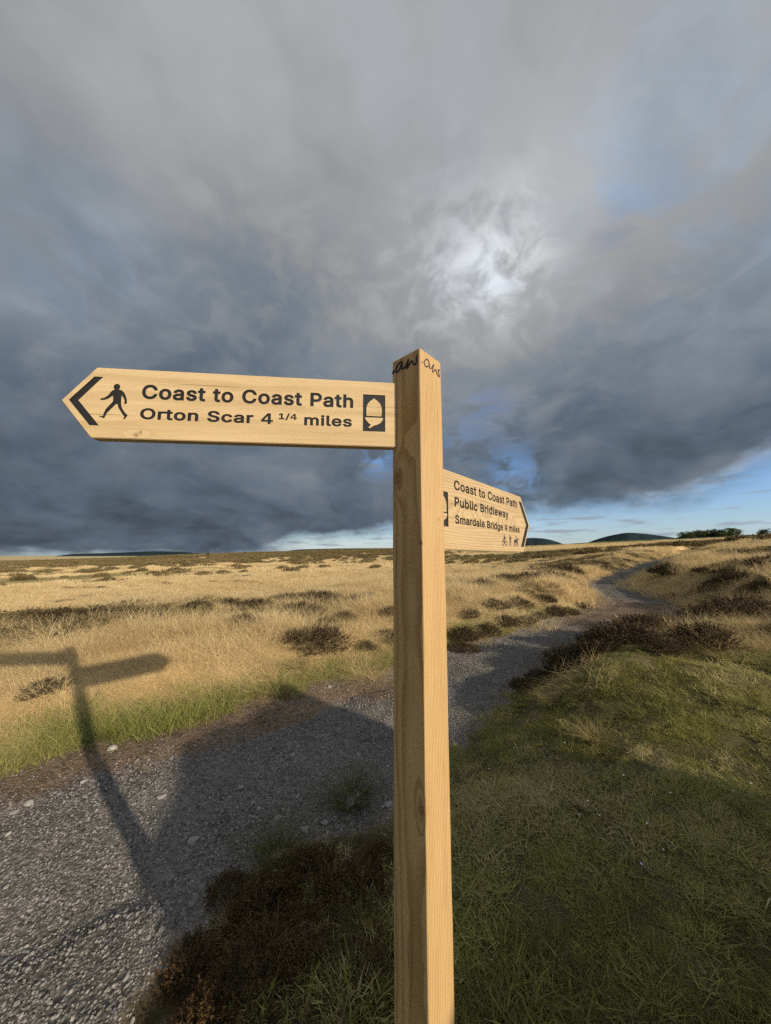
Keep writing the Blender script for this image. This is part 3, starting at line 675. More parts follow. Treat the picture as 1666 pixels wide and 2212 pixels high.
# ------------------------------------------------------------------ signpost
def wood_mat(name, axis, pith, spacing, light, dark, warp, ring_amt, knots=(), streak=0.5, spots=()):
    """sawn timber: growth rings about a pith line, long fibres, knots that push the grain aside. axis = grain direction"""
    m, q, b = mat_new(name, 0.62, 0.25)
    tc = q.n.new('ShaderNodeTexCoord'); X, Y, Z = q.sep(tc.outputs['Object'])
    g, a, c = (Z, X, Y) if axis == 'z' else (X, Y, Z)
    lo = q.noise(q.xyz(q.mul(a, 5.0), q.mul(c, 5.0), q.mul(g, 1.1)), 1.0, 3, 0.5)
    md = q.noise(q.xyz(q.mul(a, 22.0), q.mul(c, 22.0), q.mul(g, 3.5)), 1.0, 3, 0.5)
    da = q.sub(a, pith[0]); dc = q.sub(c, pith[1])
    r = q.m('SQRT', q.add(q.mul(da, da), q.mul(dc, dc)))
    r = q.add(r, q.add(q.mul(q.sub(lo, 0.5), warp), q.mul(q.sub(md, 0.5), warp * 0.22)))
    kd = None
    for ka, kc, kg, sa, sg, amp, rad in knots:
        ea = q.m('DIVIDE', q.sub(a, ka), sa); ec = q.m('DIVIDE', q.sub(c, kc), sa); eg = q.m('DIVIDE', q.sub(g, kg), sg)
        d2 = q.add(q.add(q.mul(ea, ea), q.mul(ec, ec)), q.mul(eg, eg))
        r = q.add(r, q.mul(q.m('EXPONENT', q.mul(d2, -1.0)), amp))
        if rad:
            fa = q.m('DIVIDE', q.sub(a, ka), rad * 1.6); fc = q.m('DIVIDE', q.sub(c, kc), rad); fg = q.m('DIVIDE', q.sub(g, kg), rad * 1.35)
            e = q.m('SQRT', q.add(q.add(q.mul(fa, fa), q.mul(fc, fc)), q.mul(fg, fg)))
            kd = e if kd is None else q.m('MINIMUM', kd, e)
    ph = q.m('FRACT', q.m('DIVIDE', r, spacing))
    late = q.mul(q.smooth(ph, 0.25, 0.86), q.smooth(ph, 1.0, 0.93))
    fib = q.noise(q.xyz(q.mul(a, 420.0), q.mul(c, 420.0), q.mul(g, 7.0)), 1.0, 3, 0.6)
    fib2 = q.noise(q.xyz(q.mul(a, 90.0), q.mul(c, 90.0), q.mul(g, 2.2)), 1.0, 4, 0.6)
    blot = q.noise(q.xyz(q.mul(a, 12.0), q.mul(c, 12.0), q.mul(g, 4.0)), 1.0, 3, 0.5)
    f = q.add(q.mul(late, ring_amt), q.add(q.mul(q.sub(fib, 0.5), streak), q.add(q.mul(q.sub(fib2, 0.5), streak * 1.3), q.mul(q.sub(blot, 0.45), 0.7))))
    col = q.mix(q.m('ADD', f, 0.12, clamp=True), light, dark)
    crk = q.noise(q.xyz(q.mul(a, 75.0), q.mul(c, 75.0), q.mul(g, 1.6)), 1.0, 2, 0.5)
    col = q.mix(q.smooth(crk, 0.685, 0.72, 0.0, 0.55), col, tuple(v * 0.45 for v in dark))
    stain = q.noise(q.xyz(q.mul(a, 9.0), q.mul(c, 9.0), q.mul(g, 2.2)), 1.0, 5, 0.6)
    col = q.mix(q.smooth(stain, 0.52, 0.72, 0.0, 0.35), col, tuple(v * 0.8 for v in dark))
    if kd is not None:
        kr = q.m('FRACT', q.mul(kd, 3.4)); kin = q.smooth(kd, 1.02, 0.92)
        kcol = q.mix(q.smooth(kr, 0.2, 0.9), tuple(v * 0.78 for v in light), tuple(v * 0.62 for v in dark))
        col = q.mix(kin, col, kcol)
        kn = q.add(kd, q.mul(q.sub(q.noise(tc.outputs['Object'], 60, 2, 0.5), 0.5), 0.5))
        ringd = q.mul(q.smooth(kn, 0.86, 1.0), q.smooth(kn, 1.22, 1.06))
        col = q.mix(q.mul(ringd, 0.85), col, (0.045, 0.028, 0.014))
        halo = q.mul(q.smooth(kd, 3.2, 1.0), 0.45)
        col = q.mix(halo, col, tuple(v * 0.75 for v in dark))
    for sx, sy, sz, rad in spots:
        e = q.vm('LENGTH', q.vm('MULTIPLY', q.vm('SUBTRACT', tc.outputs['Object'], (sx, sy, sz)), (1.0 / rad, 1.0 / rad, 0.45 / rad) if axis == 'z' else (0.5 / rad, 1.0 / rad, 1.0 / rad)))
        col = q.mix(q.smooth(e, 1.1, 0.6, 0, 0.85), col, (0.10, 0.055, 0.022))
    q.put(b.inputs['Base Color'], col)
    bn = q.n.new('ShaderNodeBump'); bn.inputs['Strength'].default_value = 0.35; bn.inputs['Distance'].default_value = 0.0015
    q.l.new(q.add(q.mul(fib, 0.8), q.mul(late, 0.5)), bn.inputs['Height']); q.l.new(bn.outputs[0], b.inputs['Normal'])
    return m

YAW = R(46.45); FX, FY = 0.0918, 0.8315; PTOP = 0.547 + CAM_Z; PW = 0.1
RD = Vector((math.cos(YAW), math.sin(YAW), 0)); LD = Vector((-math.sin(YAW), math.cos(YAW), 0))

def filled(splines, z0, z1, name='shape'):
    """closed outlines (with holes) filled and given depth, as a mesh in the board's own plane"""
    def area(P): return sum(P[i - 1][0] * P[i][1] - P[i][0] * P[i - 1][1] for i in range(len(P)))
    loops = []
    big = max(splines, key=lambda P: abs(area(P)))
    def inside(pt, P):
        c = False
        for i in range(len(P)):
            (x1, y1), (x2, y2) = P[i - 1], P[i]
            if (y1 > pt[1]) != (y2 > pt[1]) and pt[0] < (x2 - x1) * (pt[1] - y1) / (y2 - y1) + x1: c = not c
        return c
    outer = [P for P in splines if P is big or not inside(P[0], big)]
    bm = bmesh.new()
    for O in outer:
        grp = [O] + [P for P in splines if P not in outer and inside(P[0], O)]
        grp = [P if (area(P) > 0) == (k == 0) else P[::-1] for k, P in enumerate(grp)]
        flat = [p for P in grp for p in P]
        tri = tessellate_polygon([[Vector((x, y, 0)) for x, y in P] for P in grp])
        top = [bm.verts.new((x, y, z1)) for x, y in flat]; bot = [bm.verts.new((x, y, z0)) for x, y in flat]
        for t in tri:
            if len(set(t)) == 3:
                try: bm.faces.new([top[i] for i in t]); bm.faces.new([bot[i] for i in t][::-1])
                except ValueError: pass
        o = 0
        for P in grp:
            n = len(P)
            for i in range(n):
                j = (i + 1) % n; bm.faces.new((bot[o + i], bot[o + j], top[o + j], top[o + i]))
            o += n
    bmesh.ops.recalc_face_normals(bm, faces=bm.faces)
    me = bpy.data.meshes.new(name); bm.to_mesh(me); bm.free(); return me
# outlines of a plain bold sans serif, in thousandths of the letter size: advance, contours
GLYPH = {
    '/': (249, [(-17,-101,-13,-102,85,-102,90,-101,93,-96,214,359,225,397,252,499,263,537,266,552,265,557,165,558,160,557,157,554,-16,-88,-18,-98)]),
    '1': (453, [(52,-25,56,-26,411,-26,416,-25,417,-22,418,75,416,80,411,82,309,82,304,83,303,85,302,528,301,532,299,534,189,533,183,530,90,463,69,446,61,440,60,438,60,423,62,413,63,380,65,370,65,338,69,325,71,324,76,327,179,396,181,397,184,395,185,88,184,83,179,82,56,82,52,80,50,75,50,-20)]),
    '4': (453, [(244,-26,350,-26,350,88,430,88,430,186,350,186,350,535,228,535,12,180,12,88,244,88), (244,186,120,186,244,388)]),
    'B': (456, [(36,-25,40,-26,183,-26,195,-24,290,-24,300,-21,310,-21,358,-5,370,2,393,19,416,43,436,83,439,95,439,103,444,128,444,153,442,160,441,168,436,190,418,228,378,268,378,270,394,285,406,303,413,315,418,330,424,358,424,380,422,388,421,405,408,445,398,463,384,480,368,496,358,503,330,518,300,528,270,532,263,534,40,534,35,532,34,528,34,-20), (155,84,153,86,152,90,152,198,153,202,155,204,263,204,278,201,303,189,313,179,326,158,329,143,329,130,326,120,321,110,315,104,306,95,295,90,265,84), (155,312,153,313,152,318,152,420,153,425,158,426,185,426,198,424,263,424,275,421,291,413,298,406,306,393,309,385,309,363,306,350,301,343,280,322,263,315,248,312)]),
    'C': (510, [(235,-31,241,-32,299,-32,326,-26,371,-11,386,-4,415,14,455,54,469,74,482,99,487,114,497,147,502,174,502,182,499,185,391,185,389,184,386,179,382,162,377,147,367,129,360,119,344,103,324,91,294,81,279,80,274,79,266,80,244,81,229,84,196,99,186,106,170,122,156,142,138,182,135,197,135,207,133,214,132,224,130,232,130,277,135,302,135,314,138,327,153,362,165,379,196,410,224,422,244,428,296,427,324,417,334,412,352,399,374,369,379,357,386,329,389,324,394,323,499,323,503,324,504,326,492,382,482,409,456,453,440,469,432,479,406,500,386,512,371,520,346,530,326,535,316,536,309,538,296,538,289,540,236,540,189,530,169,522,134,505,104,480,79,455,58,427,46,404,26,349,18,307,17,297,15,289,15,219,17,212,18,202,26,159,31,142,46,103,71,64,80,52,104,28,120,14,136,4,174,-16,201,-24)]),
    'O': (533, [(246,-32,253,-33,278,-33,288,-31,308,-30,340,-22,370,-12,380,-7,408,10,421,21,459,58,468,71,488,106,496,123,511,171,512,181,514,188,514,201,516,208,517,223,519,231,519,268,517,278,516,303,514,311,514,321,503,366,498,381,478,421,465,442,451,458,423,487,393,509,373,519,340,531,318,537,308,537,285,542,258,542,248,540,228,539,203,534,173,524,153,515,123,496,109,486,79,456,70,444,57,423,40,391,24,343,19,321,19,308,17,301,16,283,14,276,14,241,16,231,17,206,19,198,19,188,30,146,35,131,45,108,55,88,68,67,82,51,108,25,153,-7,193,-22,218,-28), (255,80,250,82,235,83,220,88,200,98,183,110,176,118,164,131,157,141,147,161,134,198,134,206,132,213,131,236,129,243,129,271,131,278,132,293,142,338,162,376,172,388,197,411,208,416,238,427,248,427,255,429,275,429,283,427,298,426,320,419,330,414,345,404,364,386,373,373,391,341,399,313,399,303,401,296,402,283,404,276,404,238,402,231,401,206,391,171,378,143,361,121,345,105,335,98,308,85,298,82,288,82,280,80)]),
    'P': (445, [(36,-25,40,-26,145,-26,150,-24,152,-20,152,153,153,158,158,159,250,159,288,166,298,167,318,172,345,185,373,204,391,223,413,253,426,285,434,323,434,373,428,403,413,440,408,450,400,461,378,486,348,508,313,523,268,534,40,534,35,532,34,528,34,-20), (155,269,153,271,152,275,152,420,153,425,158,426,220,426,230,424,260,424,285,415,301,403,308,393,311,385,316,368,318,353,313,315,306,298,298,289,280,277,268,272,253,269)]),
    'S': (447, [(208,-34,214,-35,234,-35,244,-33,269,-32,306,-24,346,-7,370,9,391,28,412,56,427,86,432,114,433,131,435,139,433,146,432,164,427,189,414,214,404,230,381,252,367,264,346,277,304,294,226,316,179,333,164,341,154,348,146,355,143,361,142,379,143,389,156,409,160,414,185,426,194,429,206,430,214,432,234,432,244,430,256,429,289,415,300,404,304,396,309,384,313,361,316,354,319,353,421,352,427,354,428,374,425,384,425,401,417,429,409,446,387,476,362,501,326,522,289,534,261,540,191,540,156,532,139,527,114,514,83,494,68,479,46,451,36,429,31,414,30,399,28,391,27,379,26,374,27,366,28,346,31,334,46,299,58,281,78,261,96,248,121,234,136,228,186,211,271,187,289,179,306,168,312,161,317,151,319,129,314,116,305,104,294,93,266,81,251,78,201,78,176,83,166,87,154,95,140,109,131,131,129,154,126,161,124,162,16,162,11,161,10,156,12,149,13,131,15,124,15,111,28,71,41,49,64,20,89,1,121,-17,136,-22,181,-32,201,-32)]),
    'a': (389, [(146,-34,153,-35,173,-35,183,-33,195,-32,208,-29,233,-19,248,-11,251,-14,253,-23,258,-25,358,-25,362,-24,364,-21,364,9,362,19,362,276,358,296,346,331,324,361,311,374,290,387,271,396,245,405,235,405,213,410,168,410,130,402,93,387,78,377,45,349,30,326,7,279,8,276,10,273,113,243,117,246,132,276,143,287,160,298,178,304,200,305,225,299,238,291,243,284,249,264,249,259,245,255,238,255,230,253,218,252,210,250,200,250,193,248,180,247,113,235,95,229,63,214,43,200,29,186,17,169,12,156,7,134,6,124,4,116,4,101,6,94,7,79,10,64,27,29,33,20,48,5,63,-7,98,-24,103,-27,125,-32), (170,71,165,72,153,73,135,78,123,89,119,96,119,109,122,119,130,127,140,132,178,142,203,145,255,155,263,154,253,142,250,136,246,116,241,106,218,83,193,73)]),
    'b': (424, [(204,-33,211,-34,238,-34,248,-32,263,-31,301,-21,311,-16,341,4,357,20,379,47,396,80,412,132,412,150,414,157,415,182,417,190,415,197,414,225,410,245,406,270,396,297,379,330,367,345,348,366,318,388,303,395,283,403,271,406,258,406,251,408,236,409,228,411,221,409,203,408,168,400,143,386,141,387,140,392,140,530,138,535,133,536,31,536,28,534,27,530,27,-23,29,-25,33,-26,133,-26,137,-23,138,-8,141,-7,171,-23,193,-31), (203,74,193,77,183,82,168,94,155,112,151,121,143,150,142,160,140,167,140,210,142,217,145,240,148,250,158,270,166,281,181,293,196,300,213,304,226,301,241,301,256,295,268,287,284,267,294,245,299,225,300,210,302,202,302,177,300,167,299,152,296,140,284,110,274,97,263,86,246,77,236,74)]),
    'c': (396, [(182,-33,188,-34,230,-34,283,-21,321,0,335,11,349,25,363,41,373,57,383,82,394,117,394,120,390,123,295,146,288,147,285,145,273,110,266,100,250,84,235,77,220,74,190,74,178,77,155,92,140,112,132,130,124,162,124,210,126,217,127,230,137,257,142,267,152,280,165,293,175,298,195,304,220,303,233,300,245,295,258,286,264,280,271,270,276,262,284,235,288,231,388,256,393,260,378,307,371,322,351,350,338,363,300,388,285,395,243,408,230,409,223,411,213,408,175,408,143,400,128,395,93,375,78,361,70,356,45,323,32,302,15,252,11,227,9,220,9,155,20,107,35,70,57,35,80,11,103,-6,133,-21,168,-31)]),
    'd': (424, [(183,-33,189,-34,212,-34,242,-28,254,-23,279,-11,284,-7,287,-8,288,-23,292,-26,392,-26,396,-25,398,-23,398,530,397,534,394,536,292,536,287,534,286,530,286,392,284,386,279,387,257,400,227,408,214,409,204,411,197,409,164,408,152,405,117,393,107,388,82,371,71,360,47,331,31,305,13,247,11,235,10,210,8,200,8,172,10,162,11,147,19,110,26,85,46,47,54,36,77,11,96,-5,132,-23,147,-28,157,-29,164,-31), (187,74,172,79,152,95,144,105,136,117,123,162,123,212,129,240,136,260,143,272,162,291,169,295,182,301,194,303,204,303,212,301,227,300,244,293,254,286,267,270,277,247,283,227,283,210,286,200,285,167,280,140,270,112,257,94,244,84,222,74)]),
    'e': (404, [(199,-33,205,-34,230,-34,238,-32,253,-31,265,-28,310,-11,339,7,356,25,378,55,391,85,396,102,396,107,390,111,293,135,290,134,287,130,276,102,258,84,245,77,230,74,218,73,213,72,195,74,174,80,160,87,148,96,130,127,127,140,128,142,133,144,393,144,395,145,396,150,396,222,394,232,394,245,378,300,358,335,349,347,335,361,308,383,278,398,260,403,253,404,230,408,203,409,193,411,148,403,128,395,108,385,80,366,64,350,55,338,37,312,25,285,17,260,12,237,11,227,9,220,9,162,11,152,12,137,27,85,47,47,55,36,82,10,113,-11,128,-18,160,-29), (220,239,213,241,168,241,158,243,133,244,128,245,128,247,135,262,145,278,150,283,163,293,173,298,193,303,220,303,230,300,250,290,261,280,271,265,278,242,277,240,273,239)]),
    'g': (425, [(190,-176,197,-177,219,-177,229,-175,249,-174,272,-169,309,-156,324,-149,347,-132,365,-113,375,-101,390,-68,395,-48,396,-26,398,-16,398,399,397,404,394,405,292,405,288,402,288,387,284,384,257,400,229,408,219,408,212,410,197,410,187,408,164,408,149,405,122,395,107,387,84,373,54,342,36,312,24,287,16,257,13,232,11,224,10,214,8,207,8,182,10,172,11,147,24,96,46,54,58,42,63,34,79,19,107,1,121,-6,142,-14,182,-22,189,-20,227,-19,239,-17,249,-14,277,0,279,1,282,-1,283,-26,280,-38,278,-41,270,-51,264,-56,254,-61,232,-69,214,-72,207,-70,182,-69,167,-65,143,-51,109,-8,104,-9,92,-15,17,-58,17,-61,19,-66,36,-96,51,-116,84,-144,107,-156,124,-164,169,-174), (187,86,172,91,157,101,143,114,136,127,123,167,123,214,129,239,134,254,141,269,146,274,167,295,179,300,192,303,212,303,219,301,229,300,247,292,258,282,270,267,277,252,283,232,283,219,286,209,285,172,280,142,272,124,262,108,254,101,232,89,219,86)]),
    'h': (410, [(29,-25,33,-26,133,-26,138,-24,140,-20,140,70,142,83,142,250,145,260,153,275,166,289,193,301,211,304,228,301,249,290,261,275,267,263,270,245,270,-20,271,-24,276,-26,376,-26,380,-25,382,-22,382,270,376,298,366,328,356,345,336,371,321,383,287,400,278,403,248,409,206,409,178,403,163,398,143,387,141,387,140,393,140,528,138,532,136,534,33,534,29,533,27,530,27,-20)]),
    'i': (167, [(28,-25,32,-26,135,-26,139,-25,141,-22,141,398,140,402,137,404,32,404,28,403,26,400,26,-20), (78,418,85,417,92,419,102,419,120,427,132,437,141,445,151,468,151,495,148,508,140,520,132,530,122,538,112,543,95,549,72,549,60,546,49,540,29,523,19,505,16,493,17,468,19,460,32,440,45,430,61,420)]),
    'l': (189, [(120,-27,126,-28,156,-28,163,-26,203,-20,210,-17,211,-14,194,66,190,81,186,84,178,82,161,82,153,80,146,80,141,81,140,83,139,531,138,533,133,534,31,534,28,533,27,528,27,66,35,33,40,23,54,3,66,-7,88,-20,108,-25)]),
    'm': (610, [(29,-25,33,-26,133,-26,138,-24,140,-20,140,250,145,268,153,283,158,289,181,301,198,304,208,304,221,301,227,298,241,285,247,268,247,-20,249,-25,253,-26,356,-26,361,-24,362,-20,362,258,370,280,382,293,396,301,411,304,426,304,446,298,452,295,461,288,463,284,466,278,469,263,470,-20,471,-24,476,-26,576,-26,580,-25,582,-20,582,280,580,288,579,295,574,315,564,340,553,356,536,376,516,391,483,406,456,411,421,411,401,407,393,406,376,401,361,395,346,386,324,365,321,363,318,365,308,376,301,382,288,393,261,406,238,411,201,411,163,401,141,389,138,390,137,400,133,404,33,404,29,403,27,398,27,-20)]),
    'n': (410, [(29,-25,33,-26,133,-26,138,-24,140,-20,140,70,142,83,142,250,145,260,153,275,166,289,193,301,211,304,228,301,249,290,261,275,267,263,270,245,270,-20,271,-24,276,-26,376,-26,381,-24,382,-20,382,273,376,300,366,328,361,338,337,370,324,380,316,386,286,401,276,404,248,409,206,409,181,404,162,398,141,385,137,388,137,400,133,404,33,404,28,402,27,398,27,-20)]),
    'o': (415, [(194,-33,200,-34,220,-34,230,-32,245,-31,275,-23,303,-11,335,11,358,34,383,75,391,92,403,135,404,150,406,160,406,210,404,220,403,240,388,290,368,327,361,337,338,363,303,388,294,392,265,403,253,406,238,406,230,408,213,409,208,410,200,409,175,408,160,405,128,395,105,383,89,372,74,360,57,340,50,330,32,302,25,285,12,235,11,220,9,210,9,157,12,140,27,85,40,59,68,24,78,14,103,-6,128,-18,148,-26,175,-31), (205,72,200,73,190,74,173,79,150,97,140,112,135,122,124,160,124,172,122,182,122,197,124,205,124,215,127,227,132,247,140,265,147,275,165,293,183,300,200,304,233,300,253,290,261,282,276,262,286,240,291,217,292,195,294,187,292,180,291,160,288,145,276,112,268,101,251,85,236,77,225,74)]),
    'r': (259, [(29,-25,33,-26,133,-26,138,-24,140,-20,140,248,152,275,165,288,176,293,186,296,203,299,223,299,248,294,266,293,268,293,269,298,270,403,268,408,263,409,188,409,168,403,141,391,138,393,137,400,133,404,33,404,28,402,27,398,27,-20)]),
    's': (365, [(159,-33,165,-34,193,-34,203,-32,223,-31,248,-26,288,-8,318,14,333,32,348,60,354,77,354,87,356,95,356,125,351,147,340,171,331,182,313,201,303,208,268,225,168,252,145,262,137,267,136,282,143,293,160,303,173,306,200,306,221,300,229,292,238,280,249,252,253,249,260,249,288,256,338,266,350,269,355,272,355,275,353,282,338,325,328,343,306,370,280,388,265,395,220,408,195,409,188,411,178,409,158,408,113,398,83,383,65,371,59,362,42,345,37,337,25,307,24,297,22,290,22,255,25,240,40,207,47,197,60,184,73,174,113,154,225,123,238,115,241,110,241,97,225,82,215,77,203,74,178,73,168,71,143,79,129,92,125,100,114,132,110,136,105,136,75,129,10,116,5,112,20,57,30,37,50,12,78,-8,90,-16,110,-23,140,-31)]),
    't': (227, [(145,-29,151,-30,189,-30,196,-28,204,-27,234,-19,241,-16,242,-14,225,71,221,81,219,82,211,82,204,80,191,80,184,78,164,77,159,78,156,81,153,86,152,91,153,296,154,299,159,300,224,300,229,302,230,306,230,401,228,404,224,405,159,405,154,407,152,411,152,491,151,496,146,498,44,497,41,496,40,491,40,411,39,407,34,405,-16,405,-20,401,-20,304,-16,300,34,300,38,299,40,296,40,74,46,49,51,36,61,18,73,4,81,-4,114,-22,134,-27)]),
    'u': (410, [(162,-30,168,-31,188,-31,198,-29,213,-28,248,-18,268,-6,271,-7,272,-22,276,-26,376,-26,381,-24,382,-20,382,398,380,403,376,404,276,404,271,402,270,398,269,138,266,123,256,103,252,98,246,92,228,82,223,80,208,76,193,77,165,85,150,100,142,120,140,135,140,398,138,402,133,404,33,404,28,402,27,398,27,115,33,83,45,48,53,34,75,8,91,-5,126,-23)]),
    'w': (567, [(118,-25,123,-26,213,-26,218,-24,248,78,280,190,283,196,285,195,291,178,348,-22,350,-25,355,-26,443,-26,448,-25,451,-20,456,-5,576,395,575,402,570,404,465,404,460,402,447,360,406,205,401,188,398,185,395,188,390,205,338,398,335,403,330,404,238,404,233,403,230,398,176,198,170,184,168,185,167,188,108,401,105,403,100,404,-5,404,-9,403,-10,400,-3,375)]),
    'y': (389, [(80,-170,97,-171,107,-169,119,-168,147,-160,164,-153,184,-136,195,-125,207,-110,217,-92,237,-45,271,48,400,385,404,400,404,403,399,404,292,404,287,402,281,390,205,175,197,155,194,155,186,173,104,401,102,403,97,404,-11,404,-15,403,-16,400,-9,380,134,0,132,-10,117,-47,112,-55,102,-62,99,-63,84,-63,47,-56,42,-57,41,-60,19,-142,17,-152,19,-155,47,-165,59,-168)])}

def text_line(body, x0, x1, ybase, cap, z0, z1, track=30, space=230):
    """a line of lettering fitted between x0 and x1, standing on ybase with the given capital height; one mesh per letter"""
    pen = 0; items = []
    for ch in body:
        if ch == ' ': pen += space; continue
        adv, cs = GLYPH[ch]; items.append([[(x + pen, y) for x, y in zip(c[0::2], c[1::2])] for c in cs]); pen += adv + track
    xs = [p[0] for it in items for c in it for p in c]; xa, xb = min(xs), max(xs)
    kx = (x1 - x0) / (xb - xa); ky = cap / 561.0
    return [('letter', filled([[((x - xa) * kx + x0, (y + 26) * ky + ybase) for x, y in c] for c in it], z0, z1, 'letter')) for it in items]
def move_z(me, z0, z1):
    zs = [v.co.z for v in me.vertices]; a, b = min(zs), max(zs); me = me.copy()
    for v in me.vertices: v.co.z = z0 + (v.co.z - a) / (b - a) * (z1 - z0)
    return me
def circle(cx, cy, r, n=20, rx=None): return [(cx + (rx or r) * math.cos(i * 2 * math.pi / n), cy + r * math.sin(i * 2 * math.pi / n)) for i in range(n)]
def smooth_poly(P, n=3):
    out = []; k = len(P)
    for i in range(k):
        p0, p1, p2, p3 = P[i - 1], P[i], P[(i + 1) % k], P[(i + 2) % k]
        for s in range(n):
            t = s / n
            out.append(tuple(0.5 * ((2 * p1[d]) + (p2[d] - p0[d]) * t + (2 * p0[d] - 5 * p1[d] + 4 * p2[d] - p3[d]) * t * t + (3 * p1[d] - p0[d] - 3 * p2[d] + p3[d]) * t ** 3) for d in (0, 1)))
    return out
DEP = 0.0026
def acorn_splines(x0, x1, y0, y1):
    """dark panel with the acorn left standing in wood: nut, cup with its stalk"""
    w = x1 - x0; h = y1 - y0
    P = lambda u, v: (x0 + u * w, y0 + v * h)
    nut = [P(*p) for p in [(0.17, 0.415), (0.83, 0.415), (0.85, 0.50), (0.85, 0.60), (0.83, 0.68), (0.77, 0.76), (0.68, 0.82), (0.58, 0.865), (0.50, 0.90), (0.42, 0.865), (0.32, 0.82), (0.23, 0.76), (0.17, 0.68), (0.15, 0.60), (0.15, 0.50)]]
    cup = [P(*p) for p in [(0.12, 0.375), (0.88, 0.375), (0.90, 0.34), (0.84, 0.27), (0.74, 0.215), (0.62, 0.18), (0.52, 0.165), (0.42, 0.13), (0.32, 0.085), (0.24, 0.10), (0.30, 0.135), (0.36, 0.175), (0.27, 0.22), (0.17, 0.28), (0.10, 0.34)]]
    return [[P(0, 0), P(1, 0), P(1, 1), P(0, 1)], nut, cup]

def make_board(parent, outline, thick, Xd, origin, wood, items, label):
    """items: list of (part name, mesh in board space cut to depth). The shapes are routed out of the board and painted"""
    bm = bmesh.new()
    n = len(outline)
    fr = [bm.verts.new((x, y, 0)) for x, y in outline]; bk = [bm.verts.new((x, y, -thick)) for x, y in outline]
    bm.faces.new(fr); bm.faces.new(bk[::-1])
    for i in range(n): bm.faces.new((fr[i], bk[i], bk[(i + 1) % n], fr[(i + 1) % n]))
    bmesh.ops.recalc_face_normals(bm, faces=bm.faces)
    bmesh.ops.bevel(bm, geom=[e for e in bm.edges], offset=0.0016, segments=2, affect='EDGES')
    me = bpy.data.meshes.new('finger_board'); bm.to_mesh(me); bm.free()
    me.materials.append(wood); me.materials.append(M_black)
    ob = new_obj('finger_board', me, parent)
    Zd = Xd.cross(Vector((0, 0, 1))).normalized(); Yd = Zd.cross(Xd)
    M = Matrix((Xd, Yd, Zd)).transposed().to_4x4(); M.translation = Vector(origin) - parent.location
    ob.matrix_local = M; ob['label'] = label
    bm = bmesh.new()
    for nm, cut in items:
        cm = move_z(cut, -DEP, 0.004); bm.from_mesh(cm); bpy.data.meshes.remove(cm)
    cm = bpy.data.meshes.new('cutter'); bm.to_mesh(cm); bm.free(); cm.materials.append(M_black)
    co = bpy.data.objects.new('cutter', cm); C.objects.link(co); co.parent = ob
    md = ob.modifiers.new('cut', 'BOOLEAN'); md.operation = 'DIFFERENCE'; md.solver = 'EXACT'; md.object = co
    md.material_mode = 'TRANSFER'; md.use_self = True
    dg = bpy.context.evaluated_depsgraph_get(); dg.update()
    nm_ = bpy.data.meshes.new_from_object(ob.evaluated_get(dg)); ob.modifiers.clear()
    for c in list(ob.children): bpy.data.objects.remove(c)
    ob.data = nm_; nm_.name = 'finger_board'
    for nm, cut in items:
        im = move_z(cut, -DEP - 0.0008, -DEP + 0.0003); im.materials.clear(); im.materials.append(M_black)
        new_obj(nm, im, ob)
    return ob

def ribbon(P, w, fn, name, parent):
    P = np.array(P, float); Q = []
    for i in range(len(P) - 1):
        p0, p1, p2, p3 = P[max(i - 1, 0)], P[i], P[i + 1], P[min(i + 2, len(P) - 1)]
        for s in range(4):
            t = s / 4; Q.append(0.5 * ((2 * p1) + (p2 - p0) * t + (2 * p0 - 5 * p1 + 4 * p2 - p3) * t * t + (3 * p1 - p0 - 3 * p2 + p3) * t ** 3))
    Q.append(P[-1]); Q = np.array(Q); T = np.gradient(Q, axis=0); T /= np.linalg.norm(T, axis=1)[:, None] + 1e-9; Nn = np.stack([-T[:, 1], T[:, 0]], 1)
    # pen held at an angle: strokes swell and thin
    ww = w * (0.62 + 0.45 * np.abs(T @ np.array([0.75, -0.66])))[:, None] * 0.5
    A = Q + Nn * ww; B = Q - Nn * ww; n = len(Q)
    V = [fn(u, v, 0.0003 + 0.00002 * (i % 5)) for i, (u, v) in enumerate(A)] + [fn(u, v, 0.0003 + 0.00002 * (i % 5)) for i, (u, v) in enumerate(B)]
    V += [fn(u, v, -0.0015) for u, v in A] + [fn(u, v, -0.0015) for u, v in B]
    F = []
    for i in range(n - 1):
        F += [(i, i + 1, n + i + 1, n + i), (i, 2 * n + i, 2 * n + i + 1, i + 1), (n + i, n + i + 1, 3 * n + i + 1, 3 * n + i)]
    return new_obj(name, mesh_np(name, V, F, M_ink), parent)

